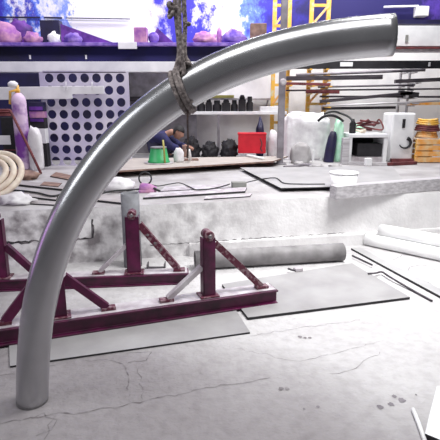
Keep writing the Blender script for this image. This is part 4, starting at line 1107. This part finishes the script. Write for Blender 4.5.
# red-black tangle on bench
bm = NB(); rnd = random.Random(3); c0 = Vector(((xa_ + xb_) / 2 + .1, Yb + .3, ztp))
pts = [c0 + Vector((rnd.uniform(-.24, .24), rnd.uniform(-.12, .12), rnd.uniform(.03, .24))) for k in range(16)]
tube(bm, catmull(pts, 6), .014, 7); 
tag(obj('wire_tangle', bm, M['redbrown']), 'tangled dark red wire on top of the white bench', 'wire')
bm = NB(); pts = [c0 + Vector((rnd.uniform(-.36, -.1), rnd.uniform(-.24, -.14), rnd.uniform(.02, .06))) for k in range(9)]
tube(bm, catmull(pts, 6), .014, 7); tag(obj('cable_tangle', bm, M['cream']), 'loose cream cable mixed with the dark red wire on the white bench', 'cable')
for px, py, lab in ((353, 122, 'black flask standing on the left end of the white bench'),):
    bm = NB(); c = Vector((W(px, py, Yb + .2).x, Yb + .2, ztp)); lathe(bm, c, [(.05, 0), (.055, .01), (.055, .16), (.03, .2), (.025, .24)], 14); tag(obj('black_flask', bm, M['black']), lab, 'flask')
draped(355, 366, 124, 8.70, .25, 'pale mint bag standing behind the white bench', 'mint', 75, 'mint_bag', 'bag', .6)
# white machine with hook and slot at right
Ym = 8.07
xa_, xb_ = W(391, 140, Ym).x, W(414, 140, Ym).x; ztp2 = W(400, 113, Ym).z
root = thing('white_machine', ((xa_ + xb_) / 2, Ym + .25, HS), 'tall white machine housing with a black hook, left of the orange boxes', 'machine')
bm = NB(); box(bm, ((xa_ + xb_) / 2, Ym + .25, (HS + ztp2) / 2), (xb_ - xa_, .5, ztp2 - HS), bev=.03); obj('housing', bm, M['white'], root)
bm = NB(); q_ = W(404, 123.5, Ym - .01); box(bm, (q_.x, Ym - .005, q_.z), (.05, .02, .15), bev=.008); obj('slot', bm, M['black'], root, label='black slot')
bm = NB(); q_ = W(405, 143, Ym - .02)
tube(bm, [Vector((q_.x + .10 * math.cos(a_), Ym - .02, q_.z + .10 * math.sin(a_))) for a_ in [math.radians(110 - 14 * k + 0) * -1 + 0 for k in range(2)]] and
     [Vector((q_.x + .095 * math.cos(math.radians(200 + 12 * k)), Ym - .022, q_.z + .085 * math.sin(math.radians(200 + 12 * k)))) for k in range(20)], [.008 + .0012 * k for k in range(20)], 8)
obj('hook', bm, M['black'], root, label='black curved hook')
bm = NB(); box(bm, ((xa_ + xb_) / 2, Ym - .05, HS + .035), (xb_ - xa_ - .02, .1, .05)); obj('plinth', bm, M['redbrown'], root, label='dark red plinth bar')
# orange boxes
for i, (px0, px1, pyb, pyt, Y, m, lab) in enumerate([(417, 446, 0, 139, 7.96, 'orange', 'orange slatted crate on the slab at the right edge')]):
    xa_, xb_ = W(px0, 140, Y).x, W(px1, 140, Y).x; zt3 = W(420, pyt, Y).z
    root = thing('slatted_crate', ((xa_ + xb_) / 2, Y + .25, HS), lab, 'crate')
    for r in range(4):
        hz = (zt3 - HS) / 4; bm = NB(); box(bm, ((xa_ + xb_) / 2, Y, HS + hz * (r + .5)), (xb_ - xa_, .025, hz * .82), bev=.003); obj('slat', bm, M['orange'], root); bm = NB()
        box(bm, ((xa_ + xb_) / 2, Y + .5, HS + hz * (r + .5)), (xb_ - xa_, .025, hz * .82), bev=.003); obj('slat', bm, M['orange'], root)
    for x in (xa_ + .02, xb_ - .02):
        for yy in (Y + .03, Y + .47):
            bm = NB(); box(bm, (x, yy, (HS + zt3) / 2), (.04, .04, zt3 - HS)); obj('corner_post', bm, M['yellow'], root)
    bm = NB(); box(bm, ((xa_ + xb_) / 2, Y + .25, zt3 - .005), (xb_ - xa_, .46, .02)); obj('lid', bm, M['cream'], root)
    zc3 = zt3 + .006
cxx = (xa_ + xb_) / 2
for k, (m, R_, lab) in enumerate([('orange', .17, 'orange cable coil lying on the slatted orange crate'), ('redbrown', .19, 'dark red cable coil in the middle of the pile on the orange crate'), ('yellow', .17, 'yellow cable coil at the top of the pile on the orange crate')]):
    bm = NB(); z = zc3 + .03 + k * .105
    for j in range(3):
        tube(bm, [Vector((cxx + (R_ - .012 * j) * math.cos(t * .2618), Y + .22 + (R_ - .012 * j) * math.sin(t * .2618), z - .002 + j * .032 + .008 * math.sin(2 * t * .2618 + k))) for t in range(24)], .018, 6, closed=True)
    tag(obj('cable_coil', bm, M[m]), lab, 'cable')
# dark plank by machine
bm = NB(); a, b = P(389, 166, HS), P(417, 164.5, HS); extrude_profile(bm, [(0, 0), (.05, 0), (.05, .05), (0, .05)], a, b)
tag(obj('dark_bar', bm, M['redbrown']), 'dark red-brown square bar on the slab before the white machine', 'bar')
bm = NB(); a, b = P(349, 165, HS), P(387, 166, HS); extrude_profile(bm, [(0, 0), (.06, 0), (.06, .05), (0, .05)], a, b)
tag(obj('pale_bar', bm, M['barlight']), 'pale square bar on the slab in front of the white bench', 'bar')
for i, (px, py, sx, lab) in enumerate([(316, 168, .22, 'small rubble lump left of the white bench'), (335, 168, .2, 'small rubble lump nearest the stubby grey post'), (299, 164.6, .18, 'flat rubble lump on the slab before the low greyish pile')]):
    bm = NB(); lump(bm, P(px, py, HS), (sx, .14, .06), 80 + i, .5, 3); tag(obj('rubble_lump', bm, M['slab']), lab, 'rubble')

# ================================================================ LIGHT
def area(name, loc, target, size, size_y, power, col=(1, 1, 1)):
    l = bpy.data.lights.new(name, 'AREA'); l.shape = 'RECTANGLE'; l.size = size; l.size_y = size_y; l.energy = power; l.color = col
    o = bpy.data.objects.new(name, l); COL.objects.link(o); o.location = loc
    o.rotation_euler = (Vector(target) - Vector(loc)).to_track_quat('-Z', 'Y').to_euler(); return o
l_ = area('workshop_lamp', (1.7, 3.4, 4.0), (1.0, 4.3, 0), 1.6, 1.2, 104, (1, .995, .99)); l_.data.spread = math.radians(110)
area('overhead_lamp', (-.1, 1.35, 3.6), (-.1, 2.0, 1.5), 3.6, 1.2, 56)
area('left_highlight_fill', (-3.7, 1.0, 2.7), (-.8, 2.0, 1.1), 1.1, 2.4, 34, (.93, .96, 1))  # unseen strip added to give the pipe its left highlight
area('rear_fill', (1.7, 6.6, 5.2), (1.6, 10.0, 1.2), 3.4, .8, 200)  # extra fill added to brighten the back bay; source not seen
area('wall_fill', (1.7, 9.0, 5.4), (1.7, 10.3, 1.0), 5.0, .4, 230)  # added fill that whitens the plaster wall
area('rear_left_fill', (-3.0, 6.4, 5.2), (-3.0, 10, 1.6), 2.4, .8, 105, (.92, .84, 1))  # extra violet-tinted fill added for the back left
area('high_wall_fill', (-2.4, 8.9, 6.2), (-2.2, 10.3, 3.2), 5.5, .4, 110)  # extra fill added to brighten the upper wall
area('violet_fill', (-3.4, 2.5, .9), (-1.5, 3.6, .5), .9, .9, 4, (.8, .4, 1))  # invented violet fill, tints the left side of the stands
w = bpy.data.worlds.new('World'); S.world = w; w.use_nodes = True
w.node_tree.nodes['Background'].inputs['Color'].default_value = (.95, .95, 1, 1)
w.node_tree.nodes['Background'].inputs['Strength'].default_value = .16

# ================================================================ CAMERA
cd = bpy.data.cameras.new('camera'); cam = bpy.data.objects.new('camera', cd); COL.objects.link(cam)
cam.location = (0, 0, CAMH); cam.rotation_euler = (math.pi / 2 - PITCH, 0, 0)
cd.sensor_fit = 'HORIZONTAL'; cd.sensor_width = 36; cd.lens = F / 440 * 36; cd.clip_start = .05
S.camera = cam
vs_ = S.view_settings
vs_.view_transform = 'Standard'; vs_.look = 'None'; vs_.gamma = 1; vs_.use_curve_mapping = False; vs_.exposure = 0.0
